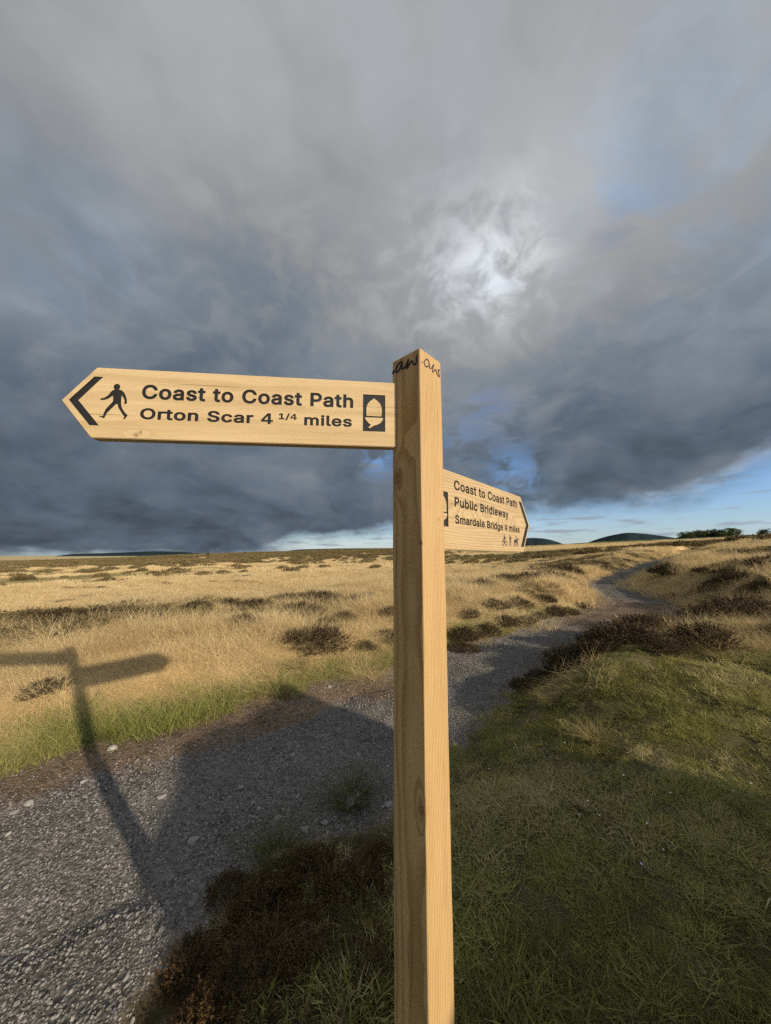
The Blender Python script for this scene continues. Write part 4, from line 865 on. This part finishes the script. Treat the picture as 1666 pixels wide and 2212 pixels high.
def build_signpost():
    cx, cy = FX + (RD.x + LD.x) * PW / 2, FY + (RD.y + LD.y) * PW / 2
    root = empty('signpost', (cx, cy, H1(cx, cy)))
    tag(root, 'new pale timber signpost with two pointed finger boards beside the track', 'signpost')
    # post: rounded-square section, slightly uneven arrises
    zb = H1(cx, cy) - 0.25; hp = PTOP - zb; nz = 80; g = np.random.default_rng(4)
    sec = []
    for (ox, oy, a0) in ((0, 0, 180), (PW, 0, 270), (PW, PW, 0), (0, PW, 90)):
        rr = 0.0028; ccx = rr if ox == 0 else PW - rr; ccy = rr if oy == 0 else PW - rr
        for k in range(4):
            an = R(a0 + 30 * k); sec.append((ccx + rr * math.cos(an), ccy + rr * math.sin(an)))
    ns = len(sec); V = []
    zs = list(np.linspace(0, hp - 0.003, nz)) + [hp]
    for i, z in enumerate(zs):
        for j, (x, y) in enumerate(sec):
            sh = 0.0022 if i == nz else 0.0
            ux, uy = (x - PW / 2), (y - PW / 2); l = math.hypot(ux, uy)
            wob = 0.0007 * (vnoise(np.array([z * 9.0]), np.array([(j // 4) * 7.7]), 3)[0] - 0.5) * 2
            if (j // 4) == 0: wob -= 0.0022 * max(0, vnoise(np.array([z * 23.0]), np.array([1.5]), 6)[0] - 0.66) * 3
            k = 1 + (wob - sh) / l
            V.append((PW / 2 + ux * k, PW / 2 + uy * k, z))
    F = [(i * ns + j, i * ns + (j + 1) % ns, (i + 1) * ns + (j + 1) % ns, (i + 1) * ns + j) for i in range(nz) for j in range(ns)]
    me = bpy.data.meshes.new('post'); me.from_pydata(V, [], F + [tuple(range(nz * ns, nz * ns + ns))]); me.update()
    zt = hp
    knots = [(0.0, 0.082, zt - 0.347, 0.022, 0.060, -0.011, 0.0095), (0.0, 0.0125, zt - 1.136, 0.012, 0.045, -0.010, 0.0058), (0.0, 0.030, zt - 0.255, 0.022, 0.045, 0.005, 0), (0.1, 0.05, zt - 0.8, 0.03, 0.05, 0.01, 0.008)]
    wood = wood_mat('post_timber', 'z', (0.155, 0.030), 0.0058, (0.56, 0.38, 0.172), (0.35, 0.195, 0.068), 0.026, 0.66, knots, 0.40,
                    spots=[(0.074, 0.0, zt - 0.459, 0.0022), (0.0, 0.0035, zt - 0.523, 0.0035)])
    me.materials.append(wood)
    po = new_obj('post', me, root); po.matrix_local = Matrix.Translation(Vector((FX, FY, zb)) - root.location) @ Matrix.Rotation(YAW, 4, 'Z')
    po['label'] = 'square sawn softwood post with knots and marker scrawl at its top'
    lf = lambda u, v, o: (-o, u, zt + v); rf = lambda u, v, o: (u, -o, zt + v)
    mm = lambda L: [(a / 1000, b / 1000) for a, b in L]
    LS = [[(99.0, -37.5), (96.6, -34.3), (94.2, -29.5), (91.5, -31.5), (88.3, -32.9)],
          [(61.0, -19.6), (64.5, -15.2), (69.2, -14.3), (76.5, -17.2), (82.5, -24.5), (85.4, -32.0), (83.8, -38.0), (79.9, -39.3), (74.3, -35.6), (68.0, -28.0), (61.6, -18.7), (63.4, -27.7), (64.6, -33.7), (60.4, -36.4), (55.0, -36.8), (50.6, -34.6),
           (44.6, -26.0), (38.5, -17.8), (41.5, -25.2), (46.1, -35.4), (46.6, -40.6), (43.5, -40.6), (38.4, -35.9), (31.7, -29.3), (27.3, -27.5), (24.6, -30.7), (23.4, -36.0), (20.8, -40.6), (16.8, -41.7), (12.6, -39.1), (10.8, -31.0), (11.3, -22.8), (6.6, -20.6)]]
    for s in LS: ribbon(mm(s), 0.0064, lf, 'marker_scrawl', po)
    RS = [[(8.6, -38.8), (12.5, -37.2)],
          [(40.5, -24.2), (36.7, -20.6), (31.0, -20.5), (25.6, -24.3), (20.6, -30.6), (19.4, -36.2), (22.3, -41.2), (28.1, -43.1), (35.7, -39.6), (41.2, -33.0), (41.8, -25.2), (43.0, -33.7), (45.2, -39.8), (50.5, -38.6), (57.1, -30.6), (63.7, -21.4),
           (60.4, -32.6), (57.3, -42.1), (60.0, -45.3), (63.8, -42.4), (68.7, -35.8), (73.2, -32.7), (76.6, -36.8), (80.0, -43.0), (85.4, -46.6), (90.4, -47.2), (89.7, -40.2), (86.8, -32.0), (86.4, -27.8), (93.9, -25.5)]]
    for s in RS: ribbon(mm(s), 0.0044, rf, 'marker_scrawl', po)

    z0, z1 = -0.001, 0.001
    T = lambda *a, **k: text_line(*a, z0=z0, z1=z1, **k)
    # ---- left finger; board space: x to the reader's right from the tip, y up from the top edge
    LX = Vector((0.99472, 0.10259, 0)); L_ = 0.857
    org = Vector((0.0303565, 0.888, 0.4763 + CAM_Z)) - LX * L_
    X = lambda u: L_ - u
    out = [(0, -0.0928), (0.0752 + 0.003, -0.1887), (L_, -0.1872), (L_, 0.0), (0.0752, 0.0)]
    px = lambda x, y: (X(0.7658 - (x - 583) * 0.0692 / 329), -0.0438 - (y - 265) * 0.0926 / 410)
    man = [px(*p) for p in [(738, 326), (757, 332), (776, 326), (815, 335), (845, 360), (868, 400), (883, 440), (890, 490), (872, 497), (855, 495), (860, 455), (845, 425), (822, 395), (820, 440), (822, 480), (830, 525), (850, 565), (880, 602), (912, 632), (896, 655), (885, 675), (857, 676), (875, 655), (868, 640), (842, 608), (815, 570), (795, 540), (785, 502), (765, 503), (740, 535), (710, 570), (675, 612), (660, 650), (650, 678), (590, 655), (588, 648), (632, 651), (640, 610), (660, 560), (700, 510), (728, 475), (728, 440), (722, 405), (700, 420), (670, 445), (625, 460), (585, 462), (584, 443), (620, 437), (660, 410), (685, 375), (700, 350), (718, 336)]]
    head = [(x, y) for x, y in circle(*px(757, 297), 0.0085, 22, 0.0081)]
    chev = [(X(0.7643), -0.0255), (X(0.7855), -0.0255), (X(0.8391), -0.0908), (X(0.7844), -0.1562), (X(0.7622), -0.1562), (X(0.8168), -0.0912)]
    items = [('arrow_chevron', filled([chev], z0, z1)), ('walker_symbol', filled([man], z0, z1)), ('walker_head', filled([head], z0, z1)),
             *T('Coast to Coast Path', X(0.6675), X(0.1205), -0.0802, 0.0392),
             *T('Orton Scar 4', X(0.6675), X(0.334), -0.1352, 0.0300),
             *T('1/4', X(0.3196), X(0.2714), -0.1208, 0.0170),
             *T('miles', X(0.2520), X(0.1235), -0.1346, 0.0300),
             ('acorn_panel', filled(acorn_splines(X(0.0934), X(0.0315), -0.1450, -0.0385), z0, z1))]
    lw = wood_mat('oak_board', 'x', (-0.30, -1.2), 0.011, (0.645, 0.475, 0.255), (0.43, 0.285, 0.130), 0.030, 0.28, [(-0.178, 0.0, 0.185, 0.010, 0.03, 0.010, 0.0022), (-0.170, 0.0, 0.195, 0.010, 0.03, 0.006, 0.0018)], 0.62)
    make_board(root, out, 0.030, LX, org, lw, items, 'long finger board pointing left with walker and acorn symbols')
    # ---- right finger
    a = R(48); t = R(-0.66)
    RX = Vector((math.cos(a) * math.cos(t), math.sin(a) * math.cos(t), math.sin(t)))
    org = Vector((0.134607, 0.928781, 0.129 + CAM_Z))
    out = [(-0.020, -0.1195), (0.690, -0.1195), (0.779, 0.001), (0.683, 0.1213), (-0.020, 0.1213)]
    chev = [(0.6563, 0.0985), (0.6868, 0.0985), (0.7669, 0.001), (0.6929, -0.0975), (0.6611, -0.0975), (0.7341, 0.001)]
    def icon(pts, x0, s, y0): return [(x0 + x * s, y0 + y * s) for x, y in pts]
    walker = [(0.10, 0.0), (0.20, 0.0), (0.34, 0.38), (0.44, 0.30), (0.56, 0.0), (0.66, 0.0), (0.62, 0.06), (0.54, 0.34), (0.50, 0.52), (0.54, 0.72), (0.66, 0.50), (0.72, 0.53), (0.60, 0.80), (0.48, 0.84), (0.47, 0.90), (0.40, 0.99), (0.34, 0.90), (0.36, 0.82), (0.26, 0.62), (0.32, 0.50), (0.28, 0.40)]
    ic = []
    rider = [(0.42, 0.20), (0.50, 0.18), (0.56, 0.42), (0.48, 0.50), (0.60, 0.62), (0.74, 0.52), (0.80, 0.56), (0.64, 0.74), (0.56, 0.84), (0.56, 0.92), (0.49, 0.995), (0.42, 0.92), (0.44, 0.84), (0.34, 0.62), (0.30, 0.46), (0.42, 0.40)]
    ic.append(('cyclist_symbol', [icon(rider, 0.4660, 0.047, -0.0985)]))
    for wx in (0.20, 0.80): ic.append(('cycle_wheel', [icon(circle(wx, 0.23, 0.225, 16), 0.4660, 0.047, -0.0985), icon(circle(wx, 0.23, 0.155, 14), 0.4660, 0.047, -0.0985)]))
    ic.append(('walker_symbol', [icon(walker, 0.5270, 0.047, -0.0985)]))
    horse = [(0.12, 0.0), (0.20, 0.0), (0.26, 0.30), (0.36, 0.40), (0.40, 0.0), (0.48, 0.0), (0.50, 0.36), (0.74, 0.40), (0.80, 0.02), (0.88, 0.0), (0.90, 0.38), (1.06, 0.02), (1.14, 0.04), (1.0, 0.44), (1.02, 0.56), (1.10, 0.66), (1.24, 0.58), (1.28, 0.64), (1.16, 0.80), (1.06, 0.82), (0.94, 0.62), (0.80, 0.60), (0.76, 0.80), (0.74, 0.96), (0.66, 1.0), (0.62, 0.90), (0.62, 0.62), (0.38, 0.62), (0.22, 0.56), (0.12, 0.30), (0.18, 0.32), (0.24, 0.44)]
    ic.append(('horse_rider_symbol', [icon(horse, 0.5780, 0.047, -0.0985)]))
    items = [('arrow_chevron', filled([chev], z0, z1)),
             *T('Coast to Coast Path', 0.1165, 0.6360, 0.0668, 0.0318),
             *T('Public Bridleway', 0.1185, 0.5395, 0.0140, 0.0305),
             *T('Smardale Bridge 4 miles', 0.1195, 0.6540, -0.0388, 0.0272),
             ('acorn_panel', filled(acorn_splines(0.0190, 0.0805, -0.0518, 0.0528), z0, z1))]
    rw = wood_mat('oak_board_figured', 'x', (0.012, -0.055), 0.0078, (0.53, 0.385, 0.205), (0.35, 0.230, 0.105), 0.050, 0.50, [(0.004, 0.0, 0.52, 0.02, 0.07, 0.02, 0), (0.0, 0.0, 0.20, 0.02, 0.06, 0.02, 0)], 0.45)
    rb = make_board(root, out, 0.030, RX, org, rw, items, 'shorter finger board pointing right with three lines of lettering')
    for nm, sp in ic:
        im = filled(sp, -0.001, 0.0003); im.materials.append(M_black); new_obj(nm, im, rb)
build_signpost()

# ------------------------------------------------------------------ heather bushes, tussocks, stones, flowers, trees
HB = []
def heather_protos():
    for i in range(5):
        f_, s_ = heather_geo(500 + i, 0.26 + 0.03 * (i % 3), 0.24, 620, 0.0130, 15)
        row = []
        for mat in (M_heath1, M_rust):
            v, f, b = f_; me = mesh_np('foliage', v, f, mat); fattr(me, 'bl', b); row.append(me)
        v, f, b = s_; row.append(mesh_np('stems', v, f, M_twig)); HB.append(row)
heather_protos()
def bushes(spots, seed, labels, group, rust=0, hk=1.0):
    g = random.Random(seed)
    for i, (x, y, w) in enumerate(spots):
        row = HB[(i + seed) % 5]; root = empty('heather_bush', (x, y, H1(x, y) - 0.02)); s = w / 0.56 * (0.92 + 0.2 * g.random())
        root.rotation_euler = (g.gauss(0, 0.08), g.gauss(0, 0.08), g.random() * 6.28); root.scale = (s, s * (0.85 + 0.3 * g.random()), s * hk * (0.8 + 0.35 * g.random()))
        tag(root, labels(i), 'heather', group)
        new_obj('foliage', row[1 if rust else 0], root); new_obj('stems', row[2], root)
HR = [(1.69, 4.34, 0.24), (2.38, 4.69, 0.36), (2.71, 4.88, 0.48), (2.88, 4.63, 0.48), (3.58, 5.91, 0.49), (3.36, 4.89, 0.51), (4.06, 5.46, 0.53), (4.56, 5.65, 0.47), (5.16, 5.98, 0.5), (5.73, 6.33, 0.53), (3.94, 4.28, 0.42), (3.2, 4.09, 0.34), (5.31, 5.4, 0.53), (6.25, 5.99, 0.67), (5.78, 5.28, 0.52), (8.25, 7.95, 0.67), (9.24, 8.32, 0.7), (7.65, 7.91, 0.55), (7.45, 6.64, 0.56), (9.56, 12.62, 0.88), (9.43, 11.11, 0.54), (8.6, 9.7, 0.54), (11.76, 10.95, 0.76), (2.03, 4.56, 0.25), (9.95, 9.94, 0.69), (11.5, 10.13, 0.71), (8.71, 9.23, 0.51)]
HL = [(-5.92, 5.67, 0.47), (-5.42, 5.78, 0.56), (-5.03, 6.06, 0.51), (-4.63, 6.29, 0.53), (-3.98, 6.09, 0.42), (-3.6, 6.42, 0.45), (-3.26, 7.2, 0.5), (-2.65, 7.15, 0.6), (-2.31, 7.98, 0.67), (-1.46, 8.09, 0.79), (-1.69, 6.84, 0.86), (-2.37, 5.81, 0.49), (-1.12, 6.25, 0.52), (-0.83, 6.63, 0.56), (-1.05, 5.46, 0.69), (-1.38, 5.33, 0.45), (-0.38, 8.49, 0.47), (0.07, 6.9, 0.48), (-0.67, 7.84, 0.55), (0.02, 6.15, 0.51), (-3.46, 3.57, 0.35), (-0.33, 5.65, 0.39)]
HM = [(1.47, 6.57, 0.64), (2.01, 6.87, 0.58), (2.55, 7.37, 0.62), (3.06, 7.64, 0.64), (4.22, 8.47, 0.59), (1.77, 7.38, 0.51), (2.44, 7.9, 0.66), (3.25, 8.32, 0.58), (3.55, 8.03, 0.56), (1.72, 8.07, 0.56), (2.72, 9.62, 0.8), (3.76, 10.69, 0.89), (4.7, 11.17, 1.09), (5.82, 11.88, 1.16), (8.26, 15.15, 1.27), (5.33, 9.4, 0.52), (4.19, 8.87, 0.49), (1.35, 6.04, 0.51), (4.67, 8.69, 0.48)]
HF = [(-0.80, 1.60, 0.27), (-0.60, 1.80, 0.34), (-0.38, 1.98, 0.28), (-0.14, 1.80, 0.36), (-0.27, 1.52, 0.24), (-0.52, 1.46, 0.30), (-0.02, 2.06, 0.22), (-0.02, 1.46, 0.26), (-0.80, 1.90, 0.20), (-0.40, 1.70, 0.20), (-0.66, 1.36, 0.22), (-0.15, 1.30, 0.22)]
def az_sorted(L): return sorted(L, key=lambda p: math.atan2(p[0], p[1]))
HR, HL, HM, HF = (az_sorted(L) for L in (HR, HL, HM, HF))
bushes([(x, y, w * 1.35) if math.hypot(x, y) < 9 else (x + 0.9, y - 0.2, w) for x, y, w in HR], 1, lambda i: 'dark brown heather bush on the bank right of the track, %s from the left' % ORD[i], 'heather bushes on the right bank', hk=0.85)
bushes([(x, y, w * 1.25) for x, y, w in HL], 2, lambda i: 'brown heather bush in the straw grass left of the post, %s from the left' % ORD[i], 'heather bushes on the left bank', hk=0.52)
bushes(HM, 3, lambda i: 'brown heather bush between post and bend on the far bank, %s from the left' % ORD[i], 'heather bushes on the far bank', hk=0.58)
bushes(HF, 4, lambda i: 'rust brown heather bush in the shaded foreground left of the post, %s from the left' % ORD[i], 'rusty heather bushes in the foreground', rust=1, hk=0.68)

def tussocks():
    spots = [(-0.61, 2.11, 0.30, 1, 'shaded grass tussock at the gravel edge above the rusty heather'), (-0.23, 2.52, 0.40, 1, 'low green tussock growing in the gravel close left of the post'),
             (1.55, 2.62, 0.26, 0, 'pale straw tussock on the turf right of the post'), (3.36, 3.9, 0.33, 0, 'straw tussock among the heather low on the right bank'), (3.73, 3.85, 0.32, 0, 'straw tussock nearest the right edge of the picture'),
             (-1.3, 4.25, 0.40, 0, 'broad arching straw tussock above the green verge'), (-1.26, 4.9, 0.48, 0, 'tall straw tussock beside the heather left of the post'), (-2.54, 3.3, 0.20, 1, 'green tussock beside the pale stone on the verge'),
             (-2.26, 6.85, 0.48, 0, 'upright straw tussock on the left bank crest'), (1.89, 2.8, 0.23, 1, 'green tussock beside the pale one on the turf'), (1.62, 3.37, 0.28, 0, 'straw tussock at the lip of the right bank')]
    spots += [(-0.50, 1.62, 0.16, 0, 'small dry tuft in the middle of the foreground heather'), (-0.10, 1.62, 0.18, 1, 'green tuft in the foreground heather close to the post'), (-0.70, 1.72, 0.14, 0, 'dry tuft at the gravel edge of the foreground heather'),
              (-0.30, 1.80, 0.14, 1, 'low green tuft at the back of the foreground heather'), (-0.12, 1.38, 0.20, 1, 'green tuft low in the foreground just left of the post')]
    for i, (x, y, w, gr, lab) in enumerate(spots):
        V, F, b = blades(330, 0.10, 0.12, 0.34, 0.0034, 0.75, 0.85, 600 + i, segs=5, dome=0.25, wind=(-0.1, 0.05))
        me = mesh_np('grass_tussock', V, F, M_tussg if gr else M_tuss); fattr(me, 'bl', b)
        o = new_obj('grass_tussock', me); s = w / 0.40; o.location = (x, y, H1(x, y)); o.scale = (s, s, s * 0.9)
        tag(o, lab, 'grass tussock', 'grass tussocks')
tussocks()

def stones():
    S = [(-2.41, 3.16, 0.085, 0.98), (-0.06, 5.49, 0.07, 1.0), (-0.72, 4.48, 0.06, 0.85), (-2.45, 2.5, 0.06, 0.85), (-2.48, 2.44, 0.04, 0.6), (0.42, 4.73, 0.05, 0.5), (1.67, 6.19, 0.07, 0.7), (2.17, 6.26, 0.07, 0.7), (-0.5, 2.3, 0.05, 0.6), (0.2, 2.2, 0.05, 0.7), (-0.87, 2.5, 0.04, 0.5), (-0.39, 2.35, 0.05, 0.55), (-0.6, 2.0, 0.03, 0.6), (-0.7, 2.39, 0.05, 0.7), (2.56, 5.53, 0.08, 0.6), (2.06, 5.77, 0.06, 0.6), (0.02, 2.48, 0.06, 0.75), (-1.18, 2.27, 0.05, 0.6), (-1.07, 2.68, 0.05, 0.5), (-1.6, 2.6, 0.05, 0.7), (-2.27, 2.73, 0.05, 0.8), (3.24, 6.1, 0.08, 0.7), (5.53, 8.22, 0.1, 0.7), (4.83, 7.65, 0.09, 0.6), (7.29, 9.89, 0.1, 0.6)]
    S2 = sorted(S[2:], key=lambda p: math.atan2(p[0], p[1])); rnd = random.Random(9)
    labs = ['large pale stone between verge and bare earth beside the sign shadow', 'small white stone on the track edge just left of the post']
    for i, (x, y, w, t) in enumerate(S[:2] + S2):
        o = new_obj('loose_stone', stone_mesh('loose_stone', 700 + i, M_stone1, 2)); s = w * 1.25
        o.location = (x, y, H1(x, y) + 0.10 * w); o.scale = (s, s, s * 0.8); o.rotation_euler = (rnd.gauss(0, .15), rnd.gauss(0, .15), rnd.random() * 6.28)
        o['tint'] = t
        tag(o, labs[i] if i < 2 else 'loose grey stone lying on the gravel track, %s from the left' % ORD[i - 2], 'stone', 'loose stones on the track')
stones()

def flowers():
    FL = [(1.95, 3.53), (2.47, 3.28), (2.88, 2.98), (2.76, 2.97), (1.34, 2.64), (1.58, 2.01), (1.45, 2.19), (1.07, 2.0), (0.95, 2.1), (1.15, 1.96), (1.15, 2.05), (1.34, 1.92), (1.34, 1.84), (1.12, 1.68), (0.75, 2.58), (0.98, 2.71), (1.03, 2.61), (1.04, 3.0), (2.04, 2.01), (1.85, 1.96), (3.87, 3.6), (3.09, 3.05), (1.29, 1.75), (1.07, 2.12), (1.34, 1.62), (0.64, 2.32)]
    V = []; F = []; n = 10
    for k in range(n):
        a = 2 * math.pi * k / n; ca, sa = math.cos(a), math.sin(a); o = len(V)
        for rr, ww, z in ((0.0015, 0.001, 0.062), (0.006, 0.0018, 0.064), (0.0095, 0.0008, 0.066)):
            V += [(ca * rr - sa * ww, sa * rr + ca * ww, z), (ca * rr + sa * ww, sa * rr - ca * ww, z)]
        F += [(o, o + 1, o + 3, o + 2), (o + 2, o + 3, o + 5, o + 4)]
    o = len(V)
    for z, w in ((-0.01, 0.0012), (0.062, 0.0010)): V += [(w, 0, z), (-w * .5, w * .8, z), (-w * .5, -w * .8, z)]
    for k in range(3): F.append((o + k, o + (k + 1) % 3, o + 3 + (k + 1) % 3, o + 3 + k))
    me = mesh_np('daisy', V, F, M_petal); me.materials.append(M_stalk)
    for p in list(me.polygons)[-3:]: p.material_index = 1
    rnd = random.Random(3)
    for i, (x, y) in enumerate(az_sorted(FL)):
        d = new_obj('daisy', me); d.location = (x, y, H1(x, y)); s = 0.40 + 0.28 * rnd.random(); d.scale = (s, s, s * 1.3)
        d.rotation_euler = (rnd.gauss(0.2, 0.25), rnd.gauss(0, 0.25), rnd.random() * 6.28)
        tag(d, 'tiny white flower in the turf right of the post, %s from the left' % ORD[i], 'flower', 'white flowers in the turf')
    # the single gone-over dandelion
    x, y = 1.32, 2.69; root = empty('dandelion', (x, y, H1(x, y))); tag(root, 'tall bare dandelion stalk with small seed head right of the post', 'dandelion')
    V = []; F = []; ns = 9
    for k in range(ns):
        t = k / (ns - 1); c = (-0.008 * math.sin(t * 2.2) + 0.012 * t * t, 0, 0.20 * t - 0.02); w = 0.0026 * (1 - 0.3 * t)
        V += [(c[0] + w * math.cos(a), c[1] + w * math.sin(a), c[2]) for a in (0, 1.57, 3.14, 4.71)]
    for k in range(ns - 1):
        for j in range(4): F.append((k * 4 + j, k * 4 + (j + 1) % 4, k * 4 + 4 + (j + 1) % 4, k * 4 + 4 + j))
    new_obj('stalk', mesh_np('stalk', V, F, M_stalk), root)
    g = np.random.default_rng(8); n = 90; d = g.normal(0, 1, (n, 3)); d /= np.linalg.norm(d, axis=1)[:, None]; s = np.cross(d, g.normal(0, 1, (n, 3))); s /= np.linalg.norm(s, axis=1)[:, None]
    c = np.array([0.0055, 0, 0.182]); V = np.stack([c + d * 0.001, c + d * 0.007 - s * 0.0012, c + d * 0.009, c + d * 0.007 + s * 0.0012], 1).reshape(-1, 3)
    new_obj('seed_head', mesh_np('seed_head', V, np.arange(4 * n).reshape(-1, 4), M_seed), root)
flowers()

def trees():
    def tree_geo(seed, hgt, wid, n=1500, leaf=0.32, low=0.18):
        g = np.random.default_rng(seed); nb = 26
        a = g.random(nb) * 6.283; zz = low + (1 - low) * g.random(nb); rad = np.sqrt(np.clip(1 - (2 * (zz - low) / (1 - low) - 0.9) ** 2 * 0.9, 0.05, 1)) * g.random(nb) ** 0.5
        cc = np.stack([np.cos(a) * rad * wid * 0.42, np.sin(a) * rad * wid * 0.42, zz * hgt * 0.92], 1); cr = wid * (0.10 + 0.10 * g.random(nb))
        i = g.integers(0, nb, n); d = g.normal(0, 1, (n, 3)); d /= np.linalg.norm(d, axis=1)[:, None]
        c = cc[i] + d * (cr[i] * g.random(n) ** 0.4)[:, None]
        u = g.normal(0, 1, (n, 3)); u /= np.linalg.norm(u, axis=1)[:, None]; v = np.cross(u, g.normal(0, 1, (n, 3))); v /= np.linalg.norm(v, axis=1)[:, None]
        l = leaf * (0.5 + 0.8 * g.random(n))[:, None]
        V = np.stack([c - u * l * .5, c + v * l * .35, c + u * l * .5, c - v * l * .35], 1).reshape(-1, 3)
        b = np.repeat(np.clip(0.55 * (g.random(nb))[i] + 0.45 * g.random(n), 0, 1), 4)
        # trunk and limbs, tapered
        TV = []; TF = []
        def limb(p, q, w0, w1):
            o = len(TV); p = np.array(p); q = np.array(q); ax = (q - p) / np.linalg.norm(q - p); e = np.cross(ax, (0.3, 1, 0.2)); e /= np.linalg.norm(e); f = np.cross(ax, e)
            for c_, w in ((p, w0), (q, w1)):
                for k in range(5): TV.append(c_ + (e * math.cos(k * 1.2566) + f * math.sin(k * 1.2566)) * w)
            for k in range(5): TF.append((o + k, o + (k + 1) % 5, o + 5 + (k + 1) % 5, o + 5 + k))
        limb((0, 0, -0.6), (0.05, 0, hgt * 0.45), 0.05 * wid, 0.032 * wid); limb((0.05, 0, hgt * 0.45), (0, 0.05, hgt * 0.8), 0.032 * wid, 0.012 * wid)
        for k in range(7): limb((0.03, 0, hgt * (0.25 + 0.07 * k)), cc[k], 0.018 * wid, 0.006 * wid)
        return (V, np.arange(4 * n).reshape(-1, 4), b), (np.array(TV), np.array(TF))
    prot = []
    for k, (mat, n) in enumerate(((M_leaf, 1700), (M_leaf, 1700), (M_leaf, 1700), (M_leaf2, 1500), (M_leaf2, 1500))):
        c_, t_ = tree_geo(800 + k, 6.0, 5.0, n); me = mesh_np('crown', c_[0], c_[1], mat); fattr(me, 'bl', c_[2])
        prot.append((me, mesh_np('trunk', t_[0], t_[1], M_bark)))
    # x on the photograph, distance, height, kind
    L = [(1478, 262, 3.6, 3), (1488, 272, 4.6, 0), (1497, 262, 2.6, 4), (1506, 276, 4.9, 1), (1515, 280, 5.3, 2), (1523, 268, 3.8, 3), (1530, 282, 5.4, 0), (1540, 284, 5.3, 1), (1549, 280, 5.5, 2), (1557, 286, 5.6, 0), (1566, 268, 3.2, 4), (1570, 284, 5.7, 1), (1580, 280, 6.0, 3), (1590, 278, 5.6, 4), (1598, 274, 4.2, 3), (1652, 300, 4.2, 0), (1664, 300, 4.6, 1)]
    rnd = random.Random(5)
    for i, (px, r, h, k) in enumerate(L):
        d = view_dir(px, 1190); l = math.hypot(d.x, d.y); x, y = d.x / l * r, d.y / l * r
        root = empty('tree', (x, y, H1(x, y))); s = h / 6.0; s = (0.55 * h + 2.0) / 6.0; root.scale = (s * 1.75, s * 1.75, s); root.rotation_euler = (0, 0, rnd.random() * 6.28)
        lab = ('%s green tree of the skyline clump on the right, %s from the left' % ('light' if k >= 3 else 'dark', ORD[i])) if i < 15 else ('skyline tree cut by the right edge of the picture' if i == 16 else 'small skyline tree just inside the right picture edge')
        tag(root, lab, 'tree', 'trees on the right skyline')
        new_obj('crown', prot[k][0], root); new_obj('trunk', prot[k][1], root)
    for i, (x, y, h, lab) in enumerate([(-56.7, 107.1, 1.3, 'tiny thorn bush on the left skyline above the arrow shadow'), (-52.6, 125.4, 1.0, 'tiny round bush on the left skyline, nearer the post'), (-16.9, 103.7, 0.8, 'smallest bush on the heather skyline left of the post')]):
        root = empty('thorn_bush', (x, y, H1(x, y))); s = h / 6.0; root.scale = (s * 1.2, s * 1.2, s)
        tag(root, lab, 'bush', 'bushes on the left skyline')
        new_obj('crown', prot[3][0], root); new_obj('trunk', prot[3][1], root)
trees()
